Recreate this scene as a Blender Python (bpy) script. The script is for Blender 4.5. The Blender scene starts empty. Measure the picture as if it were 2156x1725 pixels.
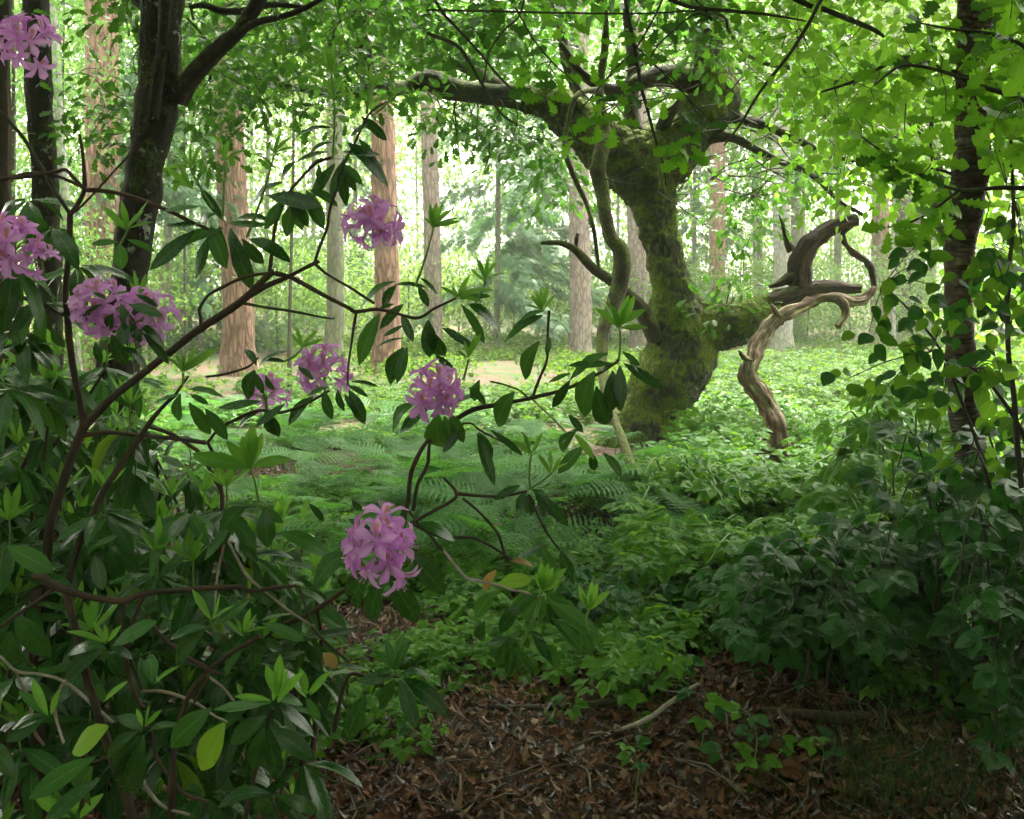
import bpy, math, random
import numpy as np
from mathutils import Vector, Matrix
random.seed(7)
rng = np.random.default_rng(7)
SC = bpy.context.scene
COL = SC.collection

# ---------------------------------------------------------------- camera, sky, sun, exposure
F, HZ, CX, CH = 2113.0, 621.0, 1078.0, 1.5       # focal length, horizon row and centre column of a 2156 x 1725 view; eye height
cam_data = bpy.data.cameras.new('camera')
cam_data.sensor_width = 36.0
cam_data.lens = F / 2156.0 * 36.0
cam_data.shift_y = -(862.5 - HZ) / 2156.0
cam_data.clip_start = 0.05
cam_data.clip_end = 600
cam = bpy.data.objects.new('camera', cam_data)
cam.location = (0, 0, CH)
cam.rotation_euler = (math.radians(90), 0, 0)
COL.objects.link(cam)
SC.camera = cam

SUN_EL, SUN_AZ = 58.0, 22.0                       # the sun stands beyond the clearing, a little right of the view
world = bpy.data.worlds.new('World')
SC.world = world
world.use_nodes = True
wn = world.node_tree
wn.nodes.clear()
w_out = wn.nodes.new('ShaderNodeOutputWorld')
w_bg = wn.nodes.new('ShaderNodeBackground')
w_sky = wn.nodes.new('ShaderNodeTexSky')
w_sky.sky_type = 'NISHITA'
w_sky.sun_disc = False
w_sky.sun_elevation = math.radians(SUN_EL)
w_sky.sun_rotation = math.radians(SUN_AZ)
w_sky.dust_density = 4.0
w_hs = wn.nodes.new('ShaderNodeHueSaturation')
w_hs.inputs['Saturation'].default_value = 0.06
wn.links.new(w_sky.outputs[0], w_hs.inputs['Color'])
w_tint = wn.nodes.new('ShaderNodeMix'); w_tint.data_type = 'RGBA'; w_tint.blend_type = 'MULTIPLY'
w_tint.inputs[0].default_value = 1.0
w_tint.inputs[7].default_value = (1.0, .975, .86, 1)          # warm white of the cloud cover
wn.links.new(w_hs.outputs[0], w_tint.inputs[6])
wn.links.new(w_tint.outputs[2], w_bg.inputs['Color'])
wn.links.new(w_bg.outputs[0], w_out.inputs['Surface'])
w_bg.inputs['Strength'].default_value = 0.15

sun_data = bpy.data.lights.new('sun', 'SUN')
sun_data.energy = 1.5
sun_data.angle = math.radians(14)
sun_data.color = (1.0, 0.94, 0.80)
sun = bpy.data.objects.new('sun', sun_data)
az, el = math.radians(SUN_AZ), math.radians(SUN_EL)
to_sun = Vector((math.sin(az) * math.cos(el), math.cos(az) * math.cos(el), math.sin(el)))
sun.rotation_euler = to_sun.to_track_quat('Z', 'Y').to_euler()
COL.objects.link(sun)

SC.view_settings.view_transform = 'Standard'
SC.view_settings.look = 'None'
SC.view_settings.gamma = 1.0
SC.view_settings.exposure = 3.32
SC.view_settings.use_curve_mapping = False
SC.render.engine = 'CYCLES'
cy = SC.cycles
cy.max_bounces = 7
cy.diffuse_bounces = 4
cy.glossy_bounces = 2
cy.transmission_bounces = 4
cy.transparent_max_bounces = 4
cy.volume_bounces = 1
cy.use_denoising = True
cy.sample_clamp_indirect = 6.0
cy.caustics_reflective = False
cy.caustics_refractive = False

# ---------------------------------------------------------------- helpers
def P(x, y, d):
    return Vector(((x - CX) / F * d, d, CH + (HZ - y) / F * d))

def vnoise(p, seed=0):
    p = np.asarray(p, dtype=np.float64)
    i = np.floor(p).astype(np.int64)
    f = p - i
    f = f * f * (3 - 2 * f)
    def h(a, b, c):
        n = (a * 374761393 + b * 668265263 + c * 2147483647 + seed * 974634777) & 0x7fffffff
        n = ((n ^ (n >> 13)) * 1274126177) & 0x7fffffff
        n = (n ^ (n >> 16))
        return (n & 0xffff) / 65535.0
    r = 0
    for dx in (0, 1):
        for dy in (0, 1):
            for dz in (0, 1):
                w = (f[..., 0] if dx else 1 - f[..., 0]) * (f[..., 1] if dy else 1 - f[..., 1]) * (f[..., 2] if dz else 1 - f[..., 2])
                r = r + w * h(i[..., 0] + dx, i[..., 1] + dy, i[..., 2] + dz)
    return r

def fbm(p, o=3, seed=0):
    a, s, r = 1.0, 0.0, 0
    for k in range(o):
        r = r + a * vnoise(np.asarray(p) * (2 ** k), seed + k)
        s += a
        a *= 0.5
    return r / s

def gh(x, y):
    x = np.asarray(x, dtype=float); y = np.asarray(y, dtype=float)
    p = np.stack([x, y, x * 0], -1)
    h = (fbm(p * 0.9, 3, 3) - 0.5) * 0.16 * np.clip(y / 3, 0.3, 1)
    h = h + (vnoise(p * 0.25, 9) - 0.5) * 0.25 * np.clip((y - 6) / 10, 0, 1)
    h = h + 0.03 * np.clip(y - 32, 0, 100)
    return h

def ghf(x, y):
    return float(gh(np.array([x]), np.array([y]))[0])

def onground(x, y, lift=0.0):
    """the ground point seen at column x and row y"""
    d = CH * F / (y - HZ)
    for _ in range(4):
        X = (x - CX) / F * d
        d = (CH - ghf(X, d)) * F / (y - HZ)
    X = (x - CX) / F * d
    return Vector((X, d, ghf(X, d) + lift))

class MB:
    """collects geometry and links it as ONE mesh object"""
    def __init__(self):
        self.V, self.A, self.F3, self.F4, self.M3, self.M4, self.n = [], [], [], [], [], [], 0
    def add(self, V, Fc, A=None, mi=0):
        V = np.asarray(V, dtype=np.float32).reshape(-1, 3)
        self.V.append(V)
        self.A.append(np.zeros_like(V) if A is None else np.asarray(A, dtype=np.float32).reshape(-1, 3))
        Fc = np.asarray(Fc, dtype=np.int64)
        if len(Fc):
            (self.F3 if Fc.shape[1] == 3 else self.F4).append(Fc + self.n)
            (self.M3 if Fc.shape[1] == 3 else self.M4).append(np.full(len(Fc), mi))
        self.n += len(V)
    def mesh(self, name, mats, smooth=True):
        me = bpy.data.meshes.new(name)
        V = np.concatenate(self.V)
        f3 = np.concatenate(self.F3) if self.F3 else np.zeros((0, 3), int)
        f4 = np.concatenate(self.F4) if self.F4 else np.zeros((0, 4), int)
        mi = np.concatenate(([np.concatenate(self.M3)] if self.F3 else []) + ([np.concatenate(self.M4)] if self.F4 else []))
        me.vertices.add(len(V)); me.vertices.foreach_set('co', V.ravel())
        me.loops.add(f3.size + f4.size)
        me.loops.foreach_set('vertex_index', np.concatenate([f3.ravel(), f4.ravel()]).astype(np.int32))
        me.polygons.add(len(f3) + len(f4))
        tot = np.concatenate([np.full(len(f3), 3), np.full(len(f4), 4)])
        me.polygons.foreach_set('loop_start', (np.cumsum(tot) - tot).astype(np.int32))
        me.polygons.foreach_set('use_smooth', np.full(len(tot), smooth))
        if not isinstance(mats, (list, tuple)): mats = [mats]
        for m in mats: me.materials.append(m)
        me.polygons.foreach_set('material_index', mi.astype(np.int32))
        at = me.attributes.new('bk', 'FLOAT_VECTOR', 'POINT')
        at.data.foreach_set('vector', np.concatenate(self.A).ravel())
        me.update(calc_edges=True)
        return me
    def build(self, name, mats, parent=None, smooth=True, kind=None):
        o = bpy.data.objects.new(name, self.mesh(name, mats, smooth))
        COL.objects.link(o)
        if parent is not None: attach(o, parent)
        if kind: o['kind'] = kind
        return o

def tag(o, label=None, cat=None, group=None, kind=None):
    if label: o['label'] = label
    if cat: o['category'] = cat
    if group: o['group'] = group
    if kind: o['kind'] = kind
    return o

def thing(name, label, cat, loc, group=None):
    o = bpy.data.objects.new(name, None)
    o.empty_display_size = 0.1
    COL.objects.link(o)
    o.location = loc
    return tag(o, label, cat, group)

def catmull(pts, k):
    p = np.array(pts, dtype=float)
    if k <= 1 or len(p) < 3: 
        if len(p) == 2 and k > 1:
            t = np.linspace(0, 1, k + 1)[:, None]
            return p[0] * (1 - t) + p[1] * t
        return p
    q = np.vstack([2 * p[0] - p[1], p, 2 * p[-1] - p[-2]])
    out = []
    for i in range(1, len(q) - 2):
        for j in range(k):
            t = j / k
            out.append(0.5 * ((2 * q[i]) + (-q[i - 1] + q[i + 1]) * t + (2 * q[i - 1] - 5 * q[i] + 4 * q[i + 1] - q[i + 2]) * t * t
                              + (-q[i - 1] + 3 * q[i] - 3 * q[i + 1] + q[i + 2]) * t ** 3))
    out.append(p[-1])
    return np.array(out)

def tube(mb, pts, n=6, k=3, ridge=0.0, rk=4.0, amp=0.0, ak=3.0, seed=0, mi=0, cap=True, wob=0.0, ls=1.5):
    """pts: rows x, y, z, radius"""
    q = catmull([tuple(a) for a in pts], k)
    C, R = q[:, :3].copy(), np.maximum(q[:, 3], 0.0004)
    if wob:
        for a in range(3):
            C[:, a] += wob * (fbm(C * 6 + a * 17.3, 2, seed) - 0.5)
    T = np.gradient(C, axis=0)
    T /= np.linalg.norm(T, axis=1)[:, None] + 1e-9
    ref = np.array([0, 0, 1.0]) if abs(T[0][2]) < 0.9 else np.array([1.0, 0, 0])
    X = np.zeros_like(C)
    x = ref - T[0] * ref.dot(T[0])
    for i in range(len(C)):
        x = x - T[i] * x.dot(T[i]); x /= np.linalg.norm(x) + 1e-9
        X[i] = x
    Y = np.cross(T, X)
    L = np.concatenate([[0], np.cumsum(np.linalg.norm(np.diff(C, axis=0), axis=1))])
    a = np.arange(n) / n * 2 * math.pi
    ca, sa = np.cos(a), np.sin(a)
    m = len(C)
    rr = np.repeat(R[:, None], n, 1)
    if ridge:
        nz = vnoise(np.stack([np.broadcast_to(ca * rk, (m, n)), np.broadcast_to(sa * rk, (m, n)), np.broadcast_to(L[:, None] * ls, (m, n))], -1) + seed * 3.1, seed)
        rr = rr * (1 + ridge * (nz - 0.5) * 2)
    V = C[:, None, :] + rr[..., None] * (ca[None, :, None] * X[:, None, :] + sa[None, :, None] * Y[:, None, :])
    if amp:
        nz = fbm(V * ak + seed * 7.7, 3, seed) - 0.5
        V = V + (nz * amp)[..., None] * (ca[None, :, None] * X[:, None, :] + sa[None, :, None] * Y[:, None, :])
    A = np.stack([np.broadcast_to(ca, (m, n)) * R[:, None], np.broadcast_to(sa, (m, n)) * R[:, None], np.broadcast_to(L[:, None], (m, n))], -1) + np.array([seed * 1.7 % 5, 0, seed * 2.3 % 7])
    i = np.arange(m - 1)[:, None] * n; j = np.arange(n)[None, :]; j2 = (j + 1) % n
    Fq = np.stack([(i + j), (i + j2), (i + n + j2), (i + n + j)], -1).reshape(-1, 4)
    base = mb.n
    mb.add(V, Fq, A, mi)
    if cap:
        for e, (cc, aa) in enumerate(((C[0], A[0].mean(0)), (C[-1], A[-1].mean(0)))):
            o = 0 if e == 0 else (m - 1) * n
            v = np.vstack([V[0] if e == 0 else V[-1], cc[None]])
            ids = np.arange(n)
            tri = np.stack([ids, np.full(n, n), (ids + 1) % n], -1) if e == 0 else np.stack([ids, (ids + 1) % n, np.full(n, n)], -1)
            mb.add(v, tri, np.vstack([A[0] if e == 0 else A[-1], aa[None]]), mi)
    return C, R

def PX(lst, d=None):
    """rows (column, row, half width in px[, depth]) to rows x, y, z, radius"""
    out = []
    for t in lst:
        dd = t[3] if len(t) > 3 else d
        p = P(t[0], t[1], dd)
        out.append((p.x, p.y, p.z, t[2] / F * dd))
    return out

def frames(D, N):
    D = D / (np.linalg.norm(D, axis=-1, keepdims=True) + 1e-9)
    Z = N - (N * D).sum(-1, keepdims=True) * D
    Z = Z / (np.linalg.norm(Z, axis=-1, keepdims=True) + 1e-9)
    X = np.cross(D, Z)
    return np.stack([X, D, Z], -1)

def scatter(mb, tmpl, pos, R, s, mi=0, rnd=None):
    V, Fc, A = tmpl
    n, m = len(pos), len(V)
    if n == 0: return
    s = np.asarray(s, dtype=float)
    sv = V[None] * (s[:, None, None] if s.ndim == 1 else s[:, None, :])
    W = np.einsum('nij,nmj->nmi', R, sv) + pos[:, None, :]
    AA = np.broadcast_to(A[None], (n, m, 3)).copy()
    AA[..., 2] = (rng.random(n) if rnd is None else rnd)[:, None]
    FF = (Fc[None] + (np.arange(n) * m)[:, None, None]).reshape(-1, Fc.shape[1])
    mb.add(W.reshape(-1, 3), FF, AA.reshape(-1, 3), mi)

def strip_leaf(ts, ws, curve=0.15, fold=0.12, side=1, off=None, wave=0.0, twist=0.0):
    """a leaf along +Y, one unit long; side = quads each side of the midrib"""
    V, A = [], []
    cols = np.linspace(-1, 1, 2 * side + 1)
    for i, (t, w) in enumerate(zip(ts, ws)):
        for c in cols:
            x = c * w
            z = -curve * t * t + fold * abs(c) * w - 0.35 * fold * 2 * w * (abs(c) ** 2) * (1 if side > 1 else 0) + wave * math.sin(t * 11 + c * 2) * abs(c)
            z += twist * c * w * t
            V.append((x, t - 0.25 * curve * t * t, z)); A.append((c, t, 0))
    nc = len(cols)
    Fc = [(i * nc + j, i * nc + j + 1, (i + 1) * nc + j + 1, (i + 1) * nc + j) for i in range(len(ts) - 1) for j in range(nc - 1)]
    return np.array(V), np.array(Fc), np.array(A)

def merge_t(parts):
    V, Fq, A, n = [], [], [], 0
    for v, f, a in parts:
        if f.shape[1] == 3: f = np.concatenate([f, f[:, 2:3]], 1)
        V.append(v); Fq.append(f + n); A.append(a); n += len(v)
    return np.concatenate(V), np.concatenate(Fq), np.concatenate(A)

def xf(t, loc, rz=0, s=1.0, rx=0):
    M = Matrix.Translation(loc) @ Matrix.Rotation(rz, 4, 'Z') @ Matrix.Rotation(rx, 4, 'X') @ Matrix.Scale(s, 4)
    m = np.array(M)
    return t[0] @ m[:3, :3].T + m[:3, 3], t[1], t[2]

# leaf shapes
T_RHOMB = (np.array([(0, 0, 0), (-.3, .45, .06), (0, 1, -.12), (.3, .45, .06)]), np.array([(0, 3, 2), (0, 2, 1)]), np.array([(0, 0, 0), (-1, .5, 0), (0, 1, 0), (1, .5, 0)]))
RT = [0, .1, .28, .5, .72, .9, 1.0]
RW = [.012, .055, .125, .155, .14, .07, .006]
T_RHODO = [strip_leaf(RT, RW, c, f, 2, wave=w, twist=tw) for c, f, w, tw in ((.10, .3, .006, .1), (.28, .5, .008, -.2), (.5, .25, .01, .25), (-.06, .6, .004, 0), (.2, -.3, .012, -.3), (.65, .7, .014, .4), (.35, 1.0, .006, -.1), (.8, .2, .02, .6))]
NW = [.012, .05, .095, .12, .105, .05, .004]
T_NEW = [strip_leaf(RT, NW, c, f, 2) for c, f in ((-.08, .8), (.12, .7), (.3, .6), (-.2, .5))]
OT = [0, .08, .18, .27, .37, .47, .57, .68, .78, .9, 1.0]
OWD = [.01, .05, .15, .08, .23, .13, .31, .17, .27, .17, .03]
T_OAK = [strip_leaf(OT, OWD, c, f, 1, wave=w) for c, f, w in ((.12, .2, .02), (.3, .35, .03), (-.1, .15, .02))]
T_OAKS = strip_leaf([0, .2, .36, .5, .65, .8, 1.0], [.02, .16, .1, .27, .15, .25, .04], .15, .25, 1)
BT = [0, .12, .3, .5, .72, .9, 1]
T_OVATE = [strip_leaf(BT, [.02, .25, .36, .34, .22, .09, .005], c, f, 1) for c, f in ((.15, .2), (.3, .35))]
T_OVS = strip_leaf([0, .3, .65, 1], [.02, .34, .26, .01], .2, .2, 1)

def serr(w, n=13, depth=.16, curve=.2, fold=.25):
    ts = [0]; ws = [.02]
    for i in range(1, n):
        t = i / n
        b = w * math.sin(math.pi * min(1, t ** .75)) ** .8
        ts += [t - .028, t + .012]; ws += [b * 1.0, b * (1 - depth)]
    ts.append(1); ws.append(.004)
    return strip_leaf(ts, ws, curve, fold, 1)
def trifol(c):
    lf = serr(.40, 10, .11, c, .3)
    return merge_t([xf(lf, (0, .42, 0), 0, .58), xf(lf, (-.02, .40, 0), 1.15, .46), xf(lf, (.02, .40, 0), -1.15, .46),
                    (np.array([(-.008, 0, 0), (.008, 0, 0), (.008, .44, 0), (-.008, .44, 0)]), np.array([(0, 1, 2, 3)]), np.array([(0, 0, 0)] * 4))])
T_BRAM = [trifol(.15), trifol(.35)]
def trifol_s(c):
    lf = T_OVS
    return merge_t([xf(lf, (0, .42, 0), 0, .58), xf(lf, (-.02, .40, 0), 1.15, .46), xf(lf, (.02, .40, 0), -1.15, .46)])
T_BRS = trifol_s(.2)
T_BLADE = (np.array([(-.02, 0, 0), (.02, 0, 0), (.014, .5, .06), (-.014, .5, .06), (0, 1, -.02)]), np.array([(0, 1, 2, 3), (3, 2, 4, 4)]), np.array([(-1, 0, 0), (1, 0, 0), (1, .5, 0), (-1, .5, 0), (0, 1, 0)]))
T_TRI = (np.array([(-.12, 0, 0), (.12, 0, 0), (0, 1, .1)]), np.array([(0, 1, 2)]), np.array([(-1, 0, 0), (1, 0, 0), (0, 1, 0)]))

# ---------------------------------------------------------------- materials
def newmat(name):
    m = bpy.data.materials.new(name); m.use_nodes = True
    nt = m.node_tree; nt.nodes.clear()
    return m, nt
def nd(nt, t, **kw):
    n = nt.nodes.new(t)
    for k, v in kw.items():
        if k in n.inputs: n.inputs[k].default_value = v
        else: setattr(n, k, v)
    return n
def mixc(nt, fac, a, b):
    n = nt.nodes.new('ShaderNodeMix'); n.data_type = 'RGBA'
    for s, v in ((0, fac), (6, a), (7, b)):
        if isinstance(v, bpy.types.NodeSocket): nt.links.new(v, n.inputs[s])
        else: n.inputs[s].default_value = v if s == 0 else (*v, 1)
    return n.outputs[2]
def ramp(nt, src, stops, interp='LINEAR'):
    r = nt.nodes.new('ShaderNodeValToRGB'); r.color_ramp.interpolation = interp
    e = r.color_ramp.elements
    for i, (p, c) in enumerate(stops):
        el_ = e[i] if i < 2 else e.new(p)
        el_.position = p; el_.color = (*c, 1) if len(c) == 3 else c
    nt.links.new(src, r.inputs[0])
    return r.outputs[0]
def mth(nt, op, a, b=None):
    n = nt.nodes.new('ShaderNodeMath'); n.operation = op
    for i, v in enumerate((a, b)):
        if v is None: continue
        if isinstance(v, bpy.types.NodeSocket): nt.links.new(v, n.inputs[i])
        else: n.inputs[i].default_value = v
    return n.outputs[0]

def leaf_mat(name, ca, cb, trans=.3, rough=.42, rib=None, tcol=None, spots=0.0, spec=.22, nscale=30, vein=0.0):
    m, nt = newmat(name)
    at = nd(nt, 'ShaderNodeAttribute', attribute_name='bk')
    sx = nd(nt, 'ShaderNodeSeparateXYZ'); nt.links.new(at.outputs['Vector'], sx.inputs[0])
    oi = nd(nt, 'ShaderNodeObjectInfo')
    r = mth(nt, 'FRACT', mth(nt, 'ADD', sx.outputs[2], oi.outputs['Random']))
    col = mixc(nt, r, ca, cb)
    tc = nd(nt, 'ShaderNodeTexCoord')
    ns = nd(nt, 'ShaderNodeTexNoise', Scale=nscale, Detail=3.0); nt.links.new(tc.outputs['Object'], ns.inputs['Vector'])
    dark = tuple(c * .55 for c in ca)
    col = mixc(nt, mth(nt, 'MULTIPLY', ramp(nt, ns.outputs[0], [(.35, (0, 0, 0)), (.7, (1, 1, 1))]), .35), col, dark)
    au = mth(nt, 'ABSOLUTE', sx.outputs[0])
    if rib:
        rf = ramp(nt, au, [(.03, (1, 1, 1)), (.11, (0, 0, 0))])
        col = mixc(nt, mth(nt, 'MULTIPLY', rf, .75), col, rib)
    if spots:
        n2 = nd(nt, 'ShaderNodeTexNoise', Scale=nscale * .8, Detail=1.0); nt.links.new(tc.outputs['Object'], n2.inputs['Vector'])
        col = mixc(nt, mth(nt, 'MULTIPLY', ramp(nt, n2.outputs[0], [(.70, (0, 0, 0)), (.74, (1, 1, 1))]), spots), col, (.10, .05, .02))
    b = nd(nt, 'ShaderNodeBsdfPrincipled', Roughness=rough)
    b.inputs['Specular IOR Level'].default_value = spec
    nt.links.new(col, b.inputs['Base Color'])
    nr = ramp(nt, ns.outputs[0], [(.3, (rough * .6,) * 3), (.75, (min(1, rough * 1.5),) * 3)])
    nt.links.new(nr, b.inputs['Roughness'])
    if vein:
        v = mth(nt, 'SINE', mth(nt, 'MULTIPLY', mth(nt, 'SUBTRACT', sx.outputs[1], mth(nt, 'MULTIPLY', au, .22)), 85.0))
        v = mth(nt, 'ADD', v, mth(nt, 'MULTIPLY', ramp(nt, au, [(.0, (0, 0, 0)), (.15, (1, 1, 1))]), 2.0))
        bp = nd(nt, 'ShaderNodeBump', Strength=vein, Distance=.002)
        nt.links.new(v, bp.inputs['Height']); nt.links.new(bp.outputs[0], b.inputs['Normal'])
    tr = nd(nt, 'ShaderNodeBsdfTranslucent')
    tcc = mixc(nt, .65, col, tcol or tuple(min(1, c * 2.2) for c in cb))
    nt.links.new(tcc, tr.inputs[0])
    mx = nd(nt, 'ShaderNodeMixShader'); mx.inputs[0].default_value = trans
    nt.links.new(b.outputs[0], mx.inputs[1]); nt.links.new(tr.outputs[0], mx.inputs[2])
    out = nd(nt, 'ShaderNodeOutputMaterial'); nt.links.new(mx.outputs[0], out.inputs[0])
    return m

def bark_mat(name, c1, c2, c3=None, moss=0.0, mossc=(.10, .14, .02), mossd=(.035, .05, .01), sc=30, stretch=.25, bump=.6, bd=.01, lichen=0.0, hard=.2, bands=0.0, rough=.85, attr=True, lich=(.42, .46, .38), mscale=3.0, rings=0.0):
    m, nt = newmat(name)
    if attr:
        at = nd(nt, 'ShaderNodeAttribute', attribute_name='bk'); vec = at.outputs['Vector']
    else:
        vec = nd(nt, 'ShaderNodeTexCoord').outputs['Object']
    mp = nd(nt, 'ShaderNodeMapping'); mp.inputs['Scale'].default_value = (1, 1, stretch)
    nt.links.new(vec, mp.inputs[0])
    n1 = nd(nt, 'ShaderNodeTexNoise', Scale=sc, Detail=6.0, Roughness=.65, Distortion=.6); nt.links.new(mp.outputs[0], n1.inputs['Vector'])
    vo = nd(nt, 'ShaderNodeTexVoronoi', Scale=sc * .8, feature='DISTANCE_TO_EDGE'); 
    add = nd(nt, 'ShaderNodeMix', data_type='VECTOR'); add.inputs[0].default_value = .08
    nt.links.new(mp.outputs[0], add.inputs[4]); nt.links.new(n1.outputs['Color'], add.inputs[5])
    nt.links.new(add.outputs[1], vo.inputs['Vector'])
    fis = ramp(nt, vo.outputs['Distance'], [(.0, (0, 0, 0)), (.22, (1, 1, 1))])
    n3 = nd(nt, 'ShaderNodeTexNoise', Scale=sc * .12, Detail=3.0); nt.links.new(vec, n3.inputs['Vector'])
    col = mixc(nt, ramp(nt, n1.outputs[0], [(.5 - hard, (0, 0, 0)), (.5 + hard, (1, 1, 1))]), c1, c2)
    if c3: col = mixc(nt, ramp(nt, n3.outputs[0], [(.4, (0, 0, 0)), (.65, (1, 1, 1))]), col, c3)
    col = mixc(nt, mth(nt, 'MULTIPLY', mth(nt, 'SUBTRACT', 1.0, fis), .6), col, tuple(c * .35 for c in c1))
    h = mth(nt, 'ADD', mth(nt, 'MULTIPLY', fis, .7), mth(nt, 'MULTIPLY', n1.outputs[0], .6))
    if bands:
        m2 = nd(nt, 'ShaderNodeMapping'); m2.inputs['Scale'].default_value = (.5, .5, 6)
        nt.links.new(vec, m2.inputs[0])
        n4 = nd(nt, 'ShaderNodeTexNoise', Scale=14.0, Detail=4.0); nt.links.new(m2.outputs[0], n4.inputs['Vector'])
        bf = ramp(nt, n4.outputs[0], [(.53, (0, 0, 0)), (.6, (1, 1, 1))])
        col = mixc(nt, mth(nt, 'MULTIPLY', bf, bands), col, (.02, .015, .01))
        h = mth(nt, 'SUBTRACT', h, mth(nt, 'MULTIPLY', bf, .5))
    if lichen:
        n5 = nd(nt, 'ShaderNodeTexNoise', Scale=11.0, Detail=5.0, Roughness=.7); nt.links.new(vec, n5.inputs['Vector'])
        lf = ramp(nt, n5.outputs[0], [(.66 - lichen * .1, (0, 0, 0)), (.70 - lichen * .1, (1, 1, 1))])
        col = mixc(nt, lf, col, lich)
    if moss:
        ge = nd(nt, 'ShaderNodeNewGeometry')
        sn = nd(nt, 'ShaderNodeSeparateXYZ'); nt.links.new(ge.outputs['Normal'], sn.inputs[0])
        n6 = nd(nt, 'ShaderNodeTexNoise', Scale=mscale, Detail=5.0, Roughness=.7); nt.links.new(ge.outputs['Position'], n6.inputs['Vector'])
        mf = mth(nt, 'ADD', n6.outputs[0], mth(nt, 'MULTIPLY', sn.outputs[2], .16))
        mf = ramp(nt, mf, [(.72 - moss * .4, (0, 0, 0)), (.84 - moss * .4, (1, 1, 1))])
        n7 = nd(nt, 'ShaderNodeTexNoise', Scale=60.0, Detail=4.0); nt.links.new(ge.outputs['Position'], n7.inputs['Vector'])
        mc = mixc(nt, ramp(nt, n7.outputs[0], [(.35, (0, 0, 0)), (.65, (1, 1, 1))]), mossd, mossc)
        col = mixc(nt, mf, col, mc)
        h = mth(nt, 'ADD', h, mth(nt, 'MULTIPLY', mth(nt, 'MULTIPLY', n7.outputs[0], mf), 1.2))
    b = nd(nt, 'ShaderNodeBsdfPrincipled', Roughness=rough)
    nt.links.new(col, b.inputs['Base Color'])
    bp = nd(nt, 'ShaderNodeBump', Strength=bump, Distance=bd)
    nt.links.new(h, bp.inputs['Height']); nt.links.new(bp.outputs[0], b.inputs['Normal'])
    out = nd(nt, 'ShaderNodeOutputMaterial'); nt.links.new(b.outputs[0], out.inputs[0])
    return m

M = {}
M['rh_dark'] = leaf_mat('rhododendron_leaf', (.014, .072, .012), (.032, .115, .016), .16, .27, rib=(.08, .18, .05), spots=.5, spec=.42, vein=.10, nscale=14, tcol=(.10, .26, .03))
M['rh_mid'] = leaf_mat('rhododendron_leaf_fresh', (.028, .12, .018), (.055, .175, .025), .22, .36, rib=(.13, .26, .07), spec=.28, vein=.1, nscale=14, tcol=(.16, .38, .04))
M['rh_new'] = leaf_mat('rhododendron_leaf_young', (.14, .38, .04), (.24, .50, .06), .45, .40, rib=(.26, .48, .12), spec=.22, vein=.1, nscale=14, tcol=(.28, .55, .06))
M['rh_yel'] = leaf_mat('rhododendron_leaf_yellowing', (.17, .34, .02), (.22, .38, .02), .3, .4, rib=(.10, .25, .04), spots=.8, spec=.4, vein=.1, nscale=14)
M['rh_brown'] = leaf_mat('rhododendron_leaf_withered', (.32, .17, .05), (.40, .26, .08), .2, .5, rib=(.25, .2, .06), spec=.4, nscale=14)
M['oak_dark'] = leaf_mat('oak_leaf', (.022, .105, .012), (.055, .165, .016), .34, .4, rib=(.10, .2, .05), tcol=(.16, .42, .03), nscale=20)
M['oak_light'] = leaf_mat('oak_leaf_lit_paint', (.07, .26, .018), (.13, .35, .022), .55, .40, rib=(.22, .42, .07), tcol=(.34, .72, .03), nscale=20)  # lighter copy of the oak leaf; sunlight put into the colour
M['birch_leaf'] = leaf_mat('birch_leaf', (.14, .36, .03), (.25, .46, .05), .52, .36, rib=(.3, .48, .1), tcol=(.44, .84, .07), nscale=20)
M['shrub'] = leaf_mat('shrub_leaf', (.05, .15, .025), (.11, .235, .035), .38, .5, tcol=(.38, .64, .09), nscale=8)
M['bg_green'] = leaf_mat('background_leaf', (.06, .17, .05), (.12, .26, .06), .35, .5, tcol=(.22, .46, .08), nscale=8)
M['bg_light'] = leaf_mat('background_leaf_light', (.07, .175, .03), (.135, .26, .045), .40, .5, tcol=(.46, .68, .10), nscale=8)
M['needle'] = leaf_mat('fir_needle', (.05, .14, .06), (.09, .20, .08), .25, .5, tcol=(.15, .32, .10), nscale=8)
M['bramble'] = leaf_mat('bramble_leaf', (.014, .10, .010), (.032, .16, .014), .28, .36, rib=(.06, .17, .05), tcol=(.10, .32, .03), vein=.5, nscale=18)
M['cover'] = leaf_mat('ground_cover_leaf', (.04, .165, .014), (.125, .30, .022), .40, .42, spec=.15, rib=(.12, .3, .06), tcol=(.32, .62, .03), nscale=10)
M['cover_far'] = leaf_mat('cover_leaf_darkened', (.03, .09, .010), (.075, .175, .015), .36, .5, spec=.08, tcol=(.26, .46, .03), nscale=10)  # darker copy of the cover leaf; shade put into colour against the clearing's sun
M['fern'] = leaf_mat('bracken_frond', (.028, .13, .02), (.065, .215, .03), .34, .6, spec=.2, tcol=(.18, .46, .06), nscale=12)
M['grass'] = leaf_mat('grass_blade', (.03, .10, .015), (.07, .16, .02), .3, .6, tcol=(.18, .4, .05), nscale=10)
M['litter_pale'] = leaf_mat('dead_leaf_pale', (.22, .14, .085), (.34, .22, .14), .12, .5, spec=.2, nscale=22)
M['litter_dark'] = leaf_mat('dead_leaf_wet', (.022, .010, .006), (.07, .03, .016), .08, .35, spec=.45, nscale=22)
M['litter'] = leaf_mat('dead_leaf', (.07, .028, .013), (.23, .10, .045), .12, .5, spec=.15, rib=(.14, .09, .06), tcol=(.22, .11, .05), nscale=22)
M['moss'] = leaf_mat('moss', (.09, .16, .012), (.19, .27, .025), .25, .9, spec=.1, tcol=(.16, .24, .03), nscale=40)
M['stem_new'] = leaf_mat('green_stem', (.15, .28, .06), (.2, .34, .08), .1, .5, nscale=10)

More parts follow.
